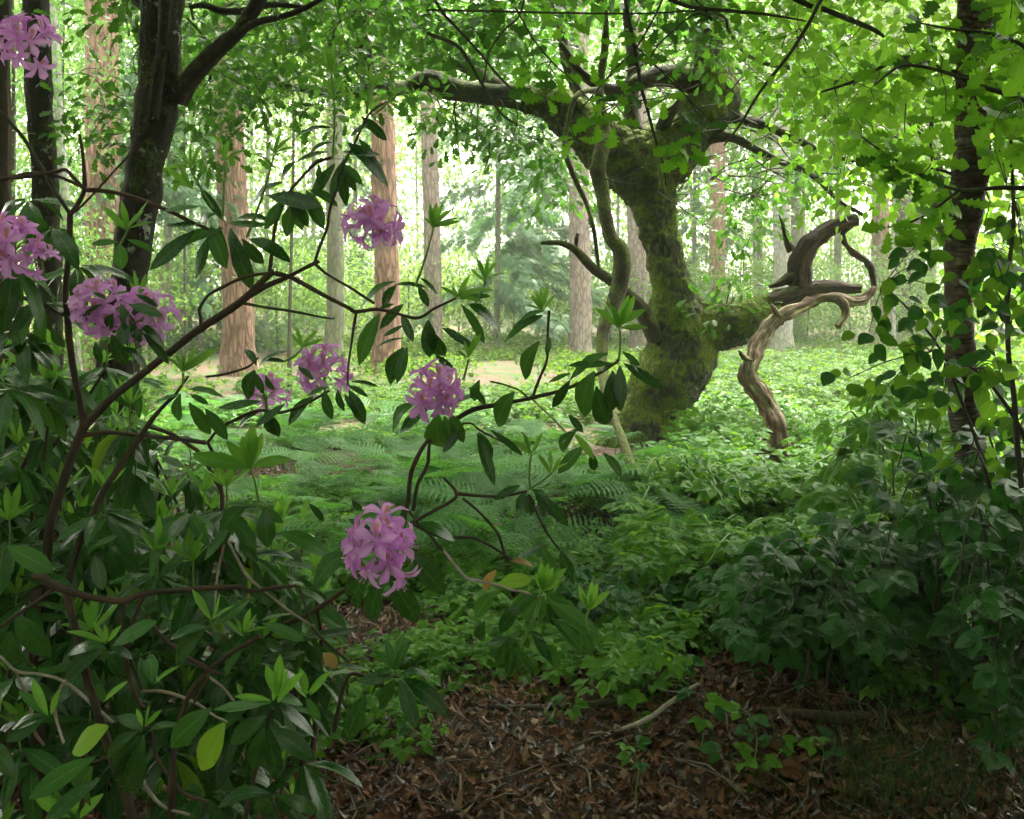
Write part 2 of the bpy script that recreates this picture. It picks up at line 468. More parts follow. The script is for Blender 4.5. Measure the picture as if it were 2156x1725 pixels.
M['bk_rh'] = bark_mat('rhododendron_bark', (.075, .04, .022), (.17, .10, .055), (.06, .05, .04), sc=90, stretch=.15, bd=.002)
M['bk_twig_pale'] = bark_mat('bare_twig_bark', (.45, .40, .33), (.64, .58, .50), (.22, .13, .08), sc=60, stretch=.2, bd=.001)
M['bk_syc'] = bark_mat('dark_tree_bark', (.016, .011, .008), (.05, .034, .024), (.03, .02, .013), moss=.52, mossc=(.10, .12, .015), mossd=(.02, .03, .006), sc=38, stretch=.4, bump=.8, bd=.012, lichen=.55, mscale=5)
M['bk_brown'] = bark_mat('brown_tree_bark', (.06, .033, .02), (.13, .075, .045), (.05, .035, .02), moss=.2, sc=38, stretch=2.2, bd=.008)
M['bk_oak'] = bark_mat('oak_bark', (.06, .055, .032), (.22, .20, .13), (.12, .13, .06), moss=.68, mossc=(.30, .40, .03), mossd=(.12, .17, .015), sc=24, stretch=.38, bump=1.0, bd=.04, attr=False, mscale=2.2)
M['bk_limb'] = bark_mat('oak_limb_bark', (.022, .016, .01), (.085, .062, .036), (.045, .045, .02), moss=.46, mossc=(.12, .15, .02), mossd=(.03, .045, .01), sc=22, stretch=.4, bd=.015, mscale=3)
M['bk_broken'] = bark_mat('broken_limb_wood', (.024, .013, .007), (.13, .072, .036), (.055, .036, .016), moss=.32, sc=30, stretch=.10, bump=1.0, bd=.02, hard=.12, mossc=(.12, .15, .02))
M['bk_twig'] = bark_mat('twig_bark', (.03, .022, .016), (.08, .065, .045), (.07, .09, .03), sc=50, stretch=.3, bd=.002)
M['bk_twig_moss'] = bark_mat('mossy_stem_bark', (.05, .04, .02), (.12, .10, .05), (.06, .045, .03), moss=.62, mossc=(.17, .20, .03), mossd=(.05, .07, .01), sc=36, stretch=.4, bd=.01, mscale=5)
M['bk_fir'] = bark_mat('fir_bark_red', (.19, .10, .065), (.43, .255, .18), (.34, .20, .135), moss=.14, sc=15, stretch=.22, bump=1.0, bd=.04)
M['bk_fir_g'] = bark_mat('fir_bark_grey', (.18, .14, .115), (.36, .30, .26), (.30, .23, .19), moss=.20, sc=15, stretch=.3, bump=.8, bd=.03)
M['bk_grey'] = bark_mat('grey_tree_bark', (.12, .12, .085), (.25, .25, .18), (.15, .18, .08), sc=14, stretch=.3, bd=.02)
M['bk_pale'] = bark_mat('pale_tree_bark', (.20, .21, .17), (.36, .37, .31), (.27, .29, .2), sc=14, stretch=.5, bd=.01)
M['bk_birch'] = bark_mat('birch_bark', (.12, .085, .06), (.38, .29, .21), (.06, .04, .026), sc=20, stretch=1.6, bump=.9, bd=.01, bands=.75, moss=.2)
M['deadwood'] = bark_mat('bleached_wood', (.16, .09, .04), (.80, .67, .43), (.19, .08, .03), sc=44, hard=.07, stretch=.06, bump=1.0, bd=.02, rough=.75)
M['deadtwig'] = bark_mat('dead_twig', (.16, .12, .09), (.33, .27, .21), sc=40, stretch=.2, bd=.002)

# petals: lilac with an orange-brown blotch on the upper petal
def petal_mat():
    m, nt = newmat('rhododendron_petal')
    at = nd(nt, 'ShaderNodeAttribute', attribute_name='bk')
    sx = nd(nt, 'ShaderNodeSeparateXYZ'); nt.links.new(at.outputs['Vector'], sx.inputs[0])
    oi = nd(nt, 'ShaderNodeObjectInfo')
    base = mixc(nt, oi.outputs['Random'], (.86, .38, .90), (.95, .62, .96))
    au = mth(nt, 'ABSOLUTE', sx.outputs[0])
    edge = ramp(nt, au, [(.25, (0, 0, 0)), (1.0, (1, 1, 1))])
    col = mixc(nt, mth(nt, 'MULTIPLY', edge, .55), base, (.74, .22, .84))
    mid = ramp(nt, au, [(.02, (1, 1, 1)), (.16, (0, 0, 0))])
    col = mixc(nt, mth(nt, 'MULTIPLY', mid, .5), col, (.85, .58, .86))
    top = mth(nt, 'LESS_THAN', sx.outputs[2], .05)
    zone = mth(nt, 'MULTIPLY', ramp(nt, au, [(.42, (1, 1, 1)), (.62, (0, 0, 0))]), ramp(nt, sx.outputs[1], [(.28, (0, 0, 0)), (.4, (1, 1, 1)), (.72, (1, 1, 1)), (.82, (0, 0, 0))]))
    tc = nd(nt, 'ShaderNodeTexCoord')
    ns = nd(nt, 'ShaderNodeTexNoise', Scale=260.0, Detail=2.0); nt.links.new(tc.outputs['Object'], ns.inputs['Vector'])
    sp = ramp(nt, ns.outputs[0], [(.38, (.35, .35, .35)), (.55, (1, 1, 1))])
    col = mixc(nt, mth(nt, 'MULTIPLY', mth(nt, 'MULTIPLY', zone, top), sp), col, (.55, .22, .06))
    b = nd(nt, 'ShaderNodeBsdfPrincipled', Roughness=.55)
    nt.links.new(col, b.inputs['Base Color'])
    tr = nd(nt, 'ShaderNodeBsdfTranslucent'); nt.links.new(col, tr.inputs[0])
    mx = nd(nt, 'ShaderNodeMixShader'); mx.inputs[0].default_value = .38
    nt.links.new(b.outputs[0], mx.inputs[1]); nt.links.new(tr.outputs[0], mx.inputs[2])
    out = nd(nt, 'ShaderNodeOutputMaterial'); nt.links.new(mx.outputs[0], out.inputs[0])
    return m
M['petal'] = petal_mat()
def plain(name, c, rough=.5):
    m, nt = newmat(name)
    b = nd(nt, 'ShaderNodeBsdfPrincipled', Roughness=rough)
    tc = nd(nt, 'ShaderNodeTexCoord'); ns = nd(nt, 'ShaderNodeTexNoise', Scale=40.0); nt.links.new(tc.outputs['Object'], ns.inputs['Vector'])
    nt.links.new(mixc(nt, ns.outputs[0], tuple(v * .7 for v in c), tuple(min(1, v * 1.2) for v in c)), b.inputs['Base Color'])
    out = nd(nt, 'ShaderNodeOutputMaterial'); nt.links.new(b.outputs[0], out.inputs[0])
    return m
M['stamen'] = plain('stamen', (.75, .5, .68))

def wm(o):
    W = o.matrix_parent_inverse @ o.matrix_basis
    return wm(o.parent) @ W if o.parent else o.matrix_basis.copy()
def attach(o, parent):
    o.parent = parent
    o.matrix_parent_inverse = wm(parent).inverted()
    return o

_cache = {}
def leafmesh(t, mat):
    k = (id(t), mat)
    if k not in _cache:
        mb = MB(); mb.add(t[0], t[1], t[2]); _cache[k] = mb.mesh(M[mat].name, M[mat])
    return _cache[k]

PARTLABEL = {'rh_yel': 'yellowing leaf', 'rh_brown': 'withered orange brown leaf', 'rh_new': 'pale young leaf'}
class Leaves:
    def __init__(self): self.L = []
    def put(self, pos, R, s, t, mat): self.L.append((np.array(pos), R, np.array(s, dtype=float), t, mat))
    def many(self, pos, R, s, tm, mat):
        for i in range(len(pos)):
            self.L.append((pos[i], R[i], np.array([s[i]] * 3) if np.ndim(s[i]) == 0 else s[i], tm[rng.integers(len(tm))], mat))
    def done(self, root, nparts=300, name='leaf', stuff='foliage'):
        L = self.L
        if not L: return
        p = np.array([l[0] for l in L])
        px = CX + p[:, 0] / np.maximum(p[:, 1], .1) * F; py = HZ - (p[:, 2] - CH) / np.maximum(p[:, 1], .1) * F
        vis = (p[:, 1] > .3) & (px > -40) & (px < 2196) & (py > -40) & (py < 1765)
        sz = np.array([l[2][1] for l in L]) / np.maximum(p[:, 1], .1)
        order = np.argsort(np.where(vis, -sz, 9 - sz))
        iv = wm(root).inverted()
        for i in order[:nparts]:
            if not vis[i]: break
            pos, R, s, t, mat = L[i]
            o = bpy.data.objects.new(name, leafmesh(t, mat))
            Mx = np.eye(4); Mx[:3, :3] = R * s[None, :]; Mx[:3, 3] = pos
            o.matrix_basis = Matrix(Mx.tolist())
            COL.objects.link(o); o.parent = root; o.matrix_parent_inverse = iv
            if mat in PARTLABEL: o['label'] = PARTLABEL[mat]
            L[i] = None
        rest = [l for l in L if l is not None]
        if rest:
            mats = sorted({l[4] for l in rest})
            mb = MB()
            groups = {}
            for l in rest: groups.setdefault((id(l[3]), l[4]), []).append(l)
            for (_, mat), g in groups.items():
                scatter(mb, g[0][3], np.array([a[0] for a in g]), np.array([a[1] for a in g]), np.array([a[2] for a in g]), mats.index(mat))
            mb.build(stuff, [M[a] for a in mats], root, kind='stuff')

def rnd_unit(n):
    v = rng.normal(size=(n, 3)); return v / np.linalg.norm(v, axis=1)[:, None]

def network(mb, skel, targets, rad=.012, n=4, sag=.08, k=3, rmin=.0022, jit=.12, step=5):
    """grows a branch from the nearest known point to every target"""
    S = np.array(skel, dtype=float)
    T = np.array(targets, dtype=float)
    d0 = np.array([np.min(np.linalg.norm(S - t, axis=1)) for t in T])
    for i in np.argsort(d0):
        t = T[i]
        dd = np.linalg.norm(S - t, axis=1); j = int(np.argmin(dd)); a = S[j]; L = dd[j]
        if L < .05: continue
        m = max(3, min(step + 2, int(L / .25) + 3))
        u = np.linspace(0, 1, m)[:, None]
        path = a * (1 - u) + t * u
        path[:, 2] += (np.sin(u[:, 0] * math.pi) * L * sag)
        path[1:-1] += rng.normal(size=(m - 2, 3)) * L * jit * .5
        r = np.linspace(min(rad, rmin + L * .009), rmin, m)
        tube(mb, np.concatenate([path, r[:, None]], 1), n=n, k=k if L > .6 else 2, cap=False, seed=int(i) % 50)
        S = np.vstack([S, path[1:]])
    return S

def cluster_leaves(lv, targets, m, spread, size, tm, mat, flat=.8, droop=.25, szj=.25):
    T = np.repeat(np.array(targets), m, axis=0); n = len(T)
    off = rng.normal(size=(n, 3)) * spread * np.array([1, 1, .6])
    pos = T + off
    D = off / (np.linalg.norm(off, axis=1)[:, None] + 1e-6) + rnd_unit(n) * .6; D[:, 2] -= droop
    N = rnd_unit(n) * (1 - flat) + np.array([0, 0, flat])
    R = frames(D, N)
    s = size * (1 + (rng.random(n) - .5) * 2 * szj)
    if isinstance(mat, str): lv.many(pos, R, s, tm, mat)
    else:
        pick = rng.integers(len(mat), size=n)
        for q, mm in enumerate(mat):
            w = pick == q
            lv.many(pos[w], R[w], s[w], tm, mm)

def tg(n, x0, x1, y0, y1, d0, d1):
    return [tuple(P(random.uniform(x0, x1), random.uniform(y0, y1), random.uniform(d0, d1))) for _ in range(n)]

def tubes_part(name, mat, root, specs, n=8, k=4, **kw):
    mb = MB()
    for i, s in enumerate(specs): tube(mb, s, n=n, k=k, seed=i + 3, **kw)
    return mb.build(name, M[mat], root)

# ---------------------------------------------------------------- the ground
def build_ground():
    u = np.linspace(-1, 1, 240); v = np.linspace(0, 1, 300)
    xs = np.sign(u) * (np.abs(u) ** 2.2) * 66 ; ys = -6 + 92 * v ** 2.0
    Xg, Yg = np.meshgrid(xs, ys)
    Z = gh(Xg, Yg) + (fbm(np.stack([Xg * 6, Yg * 6, Xg * 0], -1), 2, 5) - .5) * .035 * (Yg < 14)
    nx = len(xs)
    i, j = np.meshgrid(np.arange(len(ys) - 1), np.arange(nx - 1), indexing='ij')
    a = (i * nx + j).ravel()
    mb = MB(); mb.add(np.stack([Xg, Yg, Z], -1), np.stack([a, a + 1, a + nx + 1, a + nx], -1))
    m, nt = newmat('forest_soil')
    ge = nd(nt, 'ShaderNodeNewGeometry')
    n1 = nd(nt, 'ShaderNodeTexNoise', Scale=22.0, Detail=8.0, Roughness=.7); nt.links.new(ge.outputs['Position'], n1.inputs['Vector'])
    n2 = nd(nt, 'ShaderNodeTexNoise', Scale=1.3, Detail=5.0, Roughness=.65); nt.links.new(ge.outputs['Position'], n2.inputs['Vector'])
    vo = nd(nt, 'ShaderNodeTexVoronoi', Scale=26.0); nt.links.new(ge.outputs['Position'], vo.inputs['Vector'])
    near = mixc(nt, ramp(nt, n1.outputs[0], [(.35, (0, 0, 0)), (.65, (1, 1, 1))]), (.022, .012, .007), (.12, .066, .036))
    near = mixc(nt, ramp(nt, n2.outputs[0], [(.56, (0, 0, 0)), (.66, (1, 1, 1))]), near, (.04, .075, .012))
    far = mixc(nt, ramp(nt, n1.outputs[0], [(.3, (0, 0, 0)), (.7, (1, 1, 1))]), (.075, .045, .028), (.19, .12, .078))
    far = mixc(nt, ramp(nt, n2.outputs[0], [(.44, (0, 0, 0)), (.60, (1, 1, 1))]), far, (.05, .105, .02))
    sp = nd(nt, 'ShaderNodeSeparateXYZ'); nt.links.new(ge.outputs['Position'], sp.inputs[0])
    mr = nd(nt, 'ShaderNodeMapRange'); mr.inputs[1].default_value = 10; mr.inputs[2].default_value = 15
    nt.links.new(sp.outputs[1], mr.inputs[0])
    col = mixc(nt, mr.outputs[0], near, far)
    b = nd(nt, 'ShaderNodeBsdfPrincipled', Roughness=.9); nt.links.new(col, b.inputs['Base Color'])
    bp = nd(nt, 'ShaderNodeBump', Strength=1.0, Distance=.03)
    nt.links.new(mth(nt, 'ADD', n1.outputs[0], mth(nt, 'MULTIPLY', vo.outputs['Distance'], .6)), bp.inputs['Height']); nt.links.new(bp.outputs[0], b.inputs['Normal'])
    out = nd(nt, 'ShaderNodeOutputMaterial'); nt.links.new(b.outputs[0], out.inputs[0])
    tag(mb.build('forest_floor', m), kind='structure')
build_ground()

# ---------------------------------------------------------------- far wood and background trees
def crown_targets(cx, cy, z0, z1, rad, n):
    out = []
    while len(out) < n:
        p = rng.uniform(-1, 1, 3)
        if p.dot(p) > 1 or p.dot(p) < .12: continue
        out.append((cx + p[0] * rad, cy + p[1] * rad, (z0 + z1) / 2 + p[2] * (z1 - z0) / 2))
    return np.array(out)

def bulk_leaves(mb, T, m, spread, size, tm=T_RHOMB, flat=.75, mi=0, zs=.45):
    TT = np.repeat(T, m, axis=0); n = len(TT)
    pos = TT + rng.normal(size=(n, 3)) * spread * np.array([1, 1, zs])
    D = rnd_unit(n); D[:, 2] -= .25
    N = rnd_unit(n) * (1 - flat) + np.array([0, 0, flat])
    keep = pos[:, 2] > gh(pos[:, 0], pos[:, 1]) + .02
    pos, D, N = pos[keep], D[keep], N[keep]
    scatter(mb, tm, pos, frames(D, N), size * (.7 + .6 * rng.random(len(pos))), mi)

def bg_tree(xD, d, height, rad, z0, ncl, m, size, mat, bark, label, cat='tree', name='broadleaf_tree', group=None, tr=.12, lean=0., spread=.45):
    x = (xD - CX) / F * d; zb = ghf(x, d)
    t = thing(name, label, cat, (x, d, zb), group)
    mb = MB()
    tx = x + lean * height
    tube(mb, [(x, d, zb - .2, tr * 1.5), (x + lean * height * .1, d, zb + height * .12, tr), (x + lean * height * .5 + random.uniform(-.1, .1), d, zb + height * .5, tr * .75), (tx, d, zb + height * .92, tr * .2)], n=9, k=5, ridge=.08, seed=int(abs(xD)) % 40)
    mb.build('trunk', M[bark], t)
    T = crown_targets(x + lean * height * .6, d, zb + z0, zb + height, rad, ncl)
    sk = [(x + lean * height * q, d, zb + height * q) for q in np.linspace(z0 / height, .9, 10)]
    mb = MB(); network(mb, sk, T[:min(len(T), 40)], rad=tr * .35, n=3, k=2, rmin=.006, sag=.1)
    mb.build('branches', M[bark], t, kind='stuff')
    mb = MB(); bulk_leaves(mb, T, m, spread, size)
    mb.build('foliage', M[mat], t, kind='stuff')
    return t

def far_wood():
    mb = MB()
    for (n, d0, d1, zt, sz) in ((1000, 52, 64, 22, .34), (1700, 64, 82, 32, .55)):
        T = np.stack([rng.uniform(-48, 48, n), rng.uniform(d0, d1, n), rng.random(n) ** .8 * zt], -1)
        T[:, 2] += gh(T[:, 0], T[:, 1])
        g = fbm(T * np.array([.13, .13, .1]), 2, 8)
        T = T[(g > (.27 if d0 < 60 else .12))]
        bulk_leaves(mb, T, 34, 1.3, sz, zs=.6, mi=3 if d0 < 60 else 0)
    # unseen foliage added beside and behind the viewer to darken the foreground
    R = []
    while len(R) < 5000:
        x, y, z = rng.uniform(-16, 16), rng.uniform(-11, 7), rng.uniform(.3, 10)
        if y > -7 and abs(x) < 9.5: continue
        R.append((x, y, z))
    bulk_leaves(mb, np.array(R), 26, .7, .28, zs=.7, mi=2)
    for i in range(8):
        x = random.uniform(-40, 40); d = random.uniform(52, 75); r = random.uniform(.05, .13)
        tube(mb, [(x, d, 0, r * 1.2), (x + random.uniform(-.4, .4), d, 9, r), (x + random.uniform(-.6, .6), d, 20, r * .5)], n=6, k=2, mi=1)
    tag(mb.build('far_wood_and_shade_ring', [M['bg_light'], M['bk_grey'], M['oak_dark'], M['shrub']]), 'pale misty leafy mass of surrounding woodland closing off the clearing, with unseen shading foliage added round the viewer', 'woodland', kind='stuff')
far_wood()

# shrubs of the understorey beyond the clearing
MARKS = [(-60, 'the left edge'), (110, 'the slim pale trunk'), (215, 'the leftmost red trunk'), (330, 'the dark forked tree'), (495, 'the broad orange trunk'), (700, 'the grey green trunk'), (812, 'the pinkish red trunk'), (905, 'the slim grey trunk'), (1060, 'the misty hemlock'), (1220, 'the pale trunk by the oak'), (1400, 'the oak trunk'), (1510, 'the slim reddish trunk'), (1648, 'the pale trunk at the broken limb'), (1760, 'the broken limb tip'), (1853, 'the brown red trunk'), (1910, 'the broad brown trunk'), (2040, 'the birch'), (2220, 'the right edge')]
USED = set()
def where(x, d, kind):
    l = max((m for m in MARKS if m[0] <= x), default=MARKS[0]); r = min((m for m in MARKS if m[0] > x), default=MARKS[-1])
    near = 'nearer' if d < 29 else ('middle' if d < 38 else 'farther')
    s = near + ' ' + kind + ' between ' + l[1].replace('the ', '', 1) + ' and ' + r[1].replace('the ', '', 1)
    if s in USED: s = s.replace(near, 'second ' + near)
    USED.add(s)
    return s
SH = 'green shrubs of the understorey beyond the clearing'
shr = [(60, 15, 2.6, 1.5), (190, 17, 3.0, 1.6), (330, 23, 3.0, 1.9), (420, 26, 3.4, 2.2), (585, 25, 2.6, 2.0), (700, 28, 3.4, 2.4), (860, 27, 2.6, 2.2), (965, 31, 3.0, 2.8), (1080, 29, 2.4, 2.4), (1165, 33, 3.2, 2.8),
       (1285, 30, 2.8, 2.3), (1420, 31, 3.0, 2.4), (1560, 30, 2.8, 2.4), (1700, 31, 2.6, 2.4), (1790, 34, 3.2, 2.8), (1850, 42, 4.4, 3.2), (2010, 36, 4.0, 3.2), (2120, 30, 3.6, 2.6), (1470, 42, 5.0, 3.4), (1240, 44, 5.0, 3.6), (1030, 46, 4.4, 4.0), (800, 42, 5.4, 3.6), (620, 38, 5.2, 3.2), (250, 32, 4.6, 3.0), (1640, 46, 5.4, 3.6)]
for i, (x, d, h, r) in enumerate(shr):
    bg_tree(x, d, h, r, .1, 60, 46, .075 + d * .0022, 'shrub' if i % 3 else 'bg_light', 'bk_twig', where(x, d, 'leafy shrub'), 'shrub', 'woodland_shrub', SH, tr=.03, spread=.38)

BT_ = 'tall misty trees behind the clearing'
for i, (x, d, h, r, z0) in enumerate([(-40, 24, 14, 3.0, 2), (120, 30, 15, 3.4, 3), (400, 33, 15, 3.4, 3.5), (660, 29, 13, 2.6, 5.5), (1300, 36, 15, 3.4, 4), (1500, 33, 14, 2.8, 4), (1690, 32, 13, 2.8, 4.4), (1880, 30, 13, 3, 4), (250, 27, 15, 3.4, 2.5), (560, 30, 15, 3.0, 3), (720, 37, 17, 3.6, 3), (1230, 52, 18, 4.4, 3.2), (1400, 40, 17, 3.8, 3), (1590, 36, 16, 3.4, 3), (1750, 44, 18, 4.2, 2.5), (1960, 38, 17, 4.0, 2.5), (2160, 30, 15, 3.4, 2), (880, 50, 17, 4.0, 6)]):
    bg_tree(x, d, h, r, z0, 110, 42, .12 + d * .0028, 'bg_light' if i % 2 else 'shrub', 'bk_pale', where(x, d, 'tall misty tree'), 'tree', 'broadleaf_tree', BT_, tr=.07, spread=.6)

# nearer broadleaf saplings filling the upper left
for i, (x, d, h, r, z0, lab, mt) in enumerate([
        (20, 12.5, 7.5, 1.6, .8, 'slim broadleaf sapling in dense leaf at the far left edge', 'bg_green'),
        (140, 20, 10.0, 1.9, 1.0, 'leafy sapling behind the leftmost broad red trunk', 'bg_green'),
        (300, 20.5, 10.5, 1.8, 1.8, 'leafy sapling behind the dark mossy forked trunk', 'bg_green'),
        (390, 21, 10.5, 1.8, 4.2, 'sapling with dense mid green leaf above the broad orange trunk', 'bg_green'),
        (610, 19, 9.5, 1.8, 4.2, 'leafy sapling between the two orange red trunks', 'shrub')]):
    bg_tree(x, d, h, r, z0, 110, 46, .085, mt, 'bk_twig', lab, 'sapling', 'broadleaf_sapling', 'broadleaf saplings at the left', tr=.035, spread=.32)

# ---------------------------------------------------------------- the tall fir trunks
def dead_twigs(mb, x, y, z0, z1, r, n, L=1.6):
    for i in range(n):
        z = random.uniform(z0, z1); a = random.uniform(0, 6.28); l = L * random.uniform(.4, 1.1)
        c, s = math.cos(a), math.sin(a)
        p = [(x + c * r * .8, y + s * r * .8, z, .011)]
        for q in (.35, .7, 1):
            p.append((x + c * (r + l * q) + random.uniform(-.08, .08), y + s * (r + l * q), z + random.uniform(-.12, .1) - l * q * q * .22, .009 * (1.1 - q)))
        tube(mb, p, n=3, k=2, cap=False)
        if random.random() < .6:
            b = p[2]; tube(mb, [b, (b[0] + random.uniform(-.3, .3), b[1] + random.uniform(-.3, .3), b[2] - .25, .003)], n=3, k=1, cap=False)

def fir(top, bot, w, d, label, bark, height=24, twigs=14, cat='conifer'):
    """top and bot: columns of the trunk's axis at row 0 and at its foot"""
    xb = (bot - CX) / F * d; zb = ghf(xb, d)
    z_top = CH + HZ / F * d; xt = (top - CX) / F * d
    sl = (xt - xb) / (z_top - zb)
    r = w / 2 / F * d
    t = thing('fir_tree', label, cat, (xb, d, zb), 'tall straight trunks around the clearing')
    mb = MB()
    pts = [(xb, d, zb - .3, r * 1.7), (xb, d, zb + .05, r * 1.38), (xb + sl * .5, d, zb + .5, r * 1.12)]
    for z in np.linspace(1.4, height, 9):
        pts.append((xb + sl * z + random.uniform(-.05, .05), d, zb + z, r * (1.04 - .5 * z / height)))
    tube(mb, pts, n=40, k=8, ridge=.12, rk=7, ls=2.2, amp=.05 * r / .3, ak=3, seed=int(bot) % 31)
    mb.build('trunk', M[bark], t)
    mb = MB(); dead_twigs(mb, xb + sl * 5, d, zb + 2.2, zb + 9.5, r, twigs)
    mb.build('dead_twigs', M['deadtwig'], t, kind='stuff')
    # the live crown, above the frame
    mb = MB(); fir_boughs(mb, xb + sl * height, d, zb + height * .72, zb + height, r * .5, 26, 2.0)
    mb.build('crown', M['needle'], t, kind='stuff')
    return t

T_SPRAY = []
def _spray():
    Vs = []
    for i in range(14):
        t = i / 14
        for s in (-1, 1):
            l = .5 * (1 - t) + .12
            a = (np.array([(-.012, 0, 0), (.012, 0, 0), (0, 1, -.25)]), np.array([(0, 1, 2)]), np.array([(-1, 0, 0), (1, 0, 0), (0, 1, 0)]))
            v, f, at = a
            v = v * np.array([2.2, l, l])
            Vs.append(xf((v, f, at), (0, t, -.12 * t * t), -s * 1.0))
    Vs.append((np.array([(-.006, 0, 0), (.006, 0, 0), (0, 1, -.14)]), np.array([(0, 1, 2)]), np.zeros((3, 3))))
    V, Fq, A = merge_t(Vs)
    return V, Fq[:, :3], A
T_SPRAY = _spray()

def fir_boughs(mb, x, y, z0, z1, r, n, L):
    for i in range(n):
        z = z0 + (z1 - z0) * i / n; a = random.uniform(0, 6.28); l = L * (1.15 - (z - z0) / (z1 - z0 + 1e-6)) * random.uniform(.7, 1.1)
        c, s = math.cos(a), math.sin(a)
        m = 12
        u = np.linspace(.15, 1, m)
        pos = np.stack([x + c * (r + l * u), y + s * (r + l * u), z + .12 * l * u - .42 * l * u * u], -1)
        pos = np.repeat(pos, 5, 0); pos += rng.normal(size=pos.shape) * .09
        k = len(pos)
        D = np.stack([np.full(k, c), np.full(k, s), np.full(k, -.75)], -1) + rnd_unit(k) * .75
        N = rnd_unit(k) * .4 + np.array([0, 0, 1.])
        scatter(mb, T_SPRAY, pos, frames(D, N), l * .15 * (.7 + .6 * rng.random(k)))

fir(213, 222, 70, 17.5, 'broad orange red fir trunk left of the dark mossy forked tree', 'bk_fir')
fir(478, 503, 62, 19.3, 'broad orange fir trunk with mossless flared foot right of the dark forked tree', 'bk_fir')
fir(800, 814, 52, 20.0, 'pinkish red fir trunk behind the middle blossom, moss at its foot', 'bk_fir')
fir(896, 912, 36, 25.5, 'slim grey fir trunk, grey above and pink below, left of the bright gap', 'bk_fir_g')
fir(1218, 1222, 44, 25.0, 'pale grey pink fir trunk just left of the old oak, mossy foot', 'bk_fir_g')
fir(1335, 1352, 46, 29.0, 'pale fir trunk half hidden behind the oak trunk', 'bk_fir_g', twigs=20)
fir(1508, 1512, 34, 30.0, 'slim reddish trunk just right of the oak trunk', 'bk_fir')
fir(1645, 1648, 38, 27.0, 'pale grey trunk standing behind the broken oak limb', 'bk_pale')
fir(1672, 1678, 22, 33.0, 'thin greyish trunk close behind the pale grey trunk at the broken oak limb', 'bk_grey')
fir(1850, 1856, 36, 36.0, 'brown red trunk left of the broad brown one at the right', 'bk_fir')
fir(1905, 1914, 62, 38.0, 'broad brown trunk in the gap left of the birch', 'bk_brown', height=26)
fir(1990, 1956, 20, 37.0, 'thin pale leaning trunk beside the birch', 'bk_grey')
fir(112, 162, 24, 15.0, 'slim pale grey trunk behind the dark straight tree at the left', 'bk_pale')
fir(395, 332, 22, 22.0, 'slim grey trunk behind the dark forked tree', 'bk_grey')
fir(705, 702, 34, 22.5, 'grey green trunk between the orange and the pinkish trunk, shrubs at its foot', 'bk_grey')
fir(1590, 1600, 14, 38.0, 'thin dark trunk between the reddish and pale trunks', 'bk_grey')
fir(1770, 1760, 16, 40.0, 'thin far trunk behind the broken end of the oak limb', 'bk_grey')

def conifer(x, d, z0, z1, n, L, label, tr=.07, mat='needle'):
    X = (x - CX) / F * d; zb = ghf(X, d)
    t = thing('young_conifer', label, 'conifer', (X, d, zb), 'drooping young conifers')
    mb = MB(); tube(mb, [(X, d, zb - .2, tr * 1.3), (X + .05, d, z1 * .5, tr), (X, d, z1, .01)], n=7, k=5); mb.build('trunk', M['bk_grey'], t)
    mb = MB(); fir_boughs(mb, X, d, zb + z0, z1, tr, n, L); mb.build('boughs', M[mat], t, kind='stuff')
conifer(1045, 27, 1.2, 9.5, 60, 2.5, 'misty young hemlock with drooping boughs in the bright gap')
conifer(1130, 36, 2.5, 13, 60, 3.0, 'hazy pale conifer at the back of the bright gap')
conifer(425, 24, .3, 9, 80, 1.7, 'dark drooping conifer between the forked tree and the orange trunk')
conifer(745, 33, .5, 11, 60, 2.4, 'conifer behind the pinkish red trunk')
conifer(1460, 36, .5, 11, 60, 2.4, 'conifer behind the right side of the oak trunk')
conifer(300, 19, 3, 11, 50, 1.6, 'dark conifer showing above the leftmost shrubs')

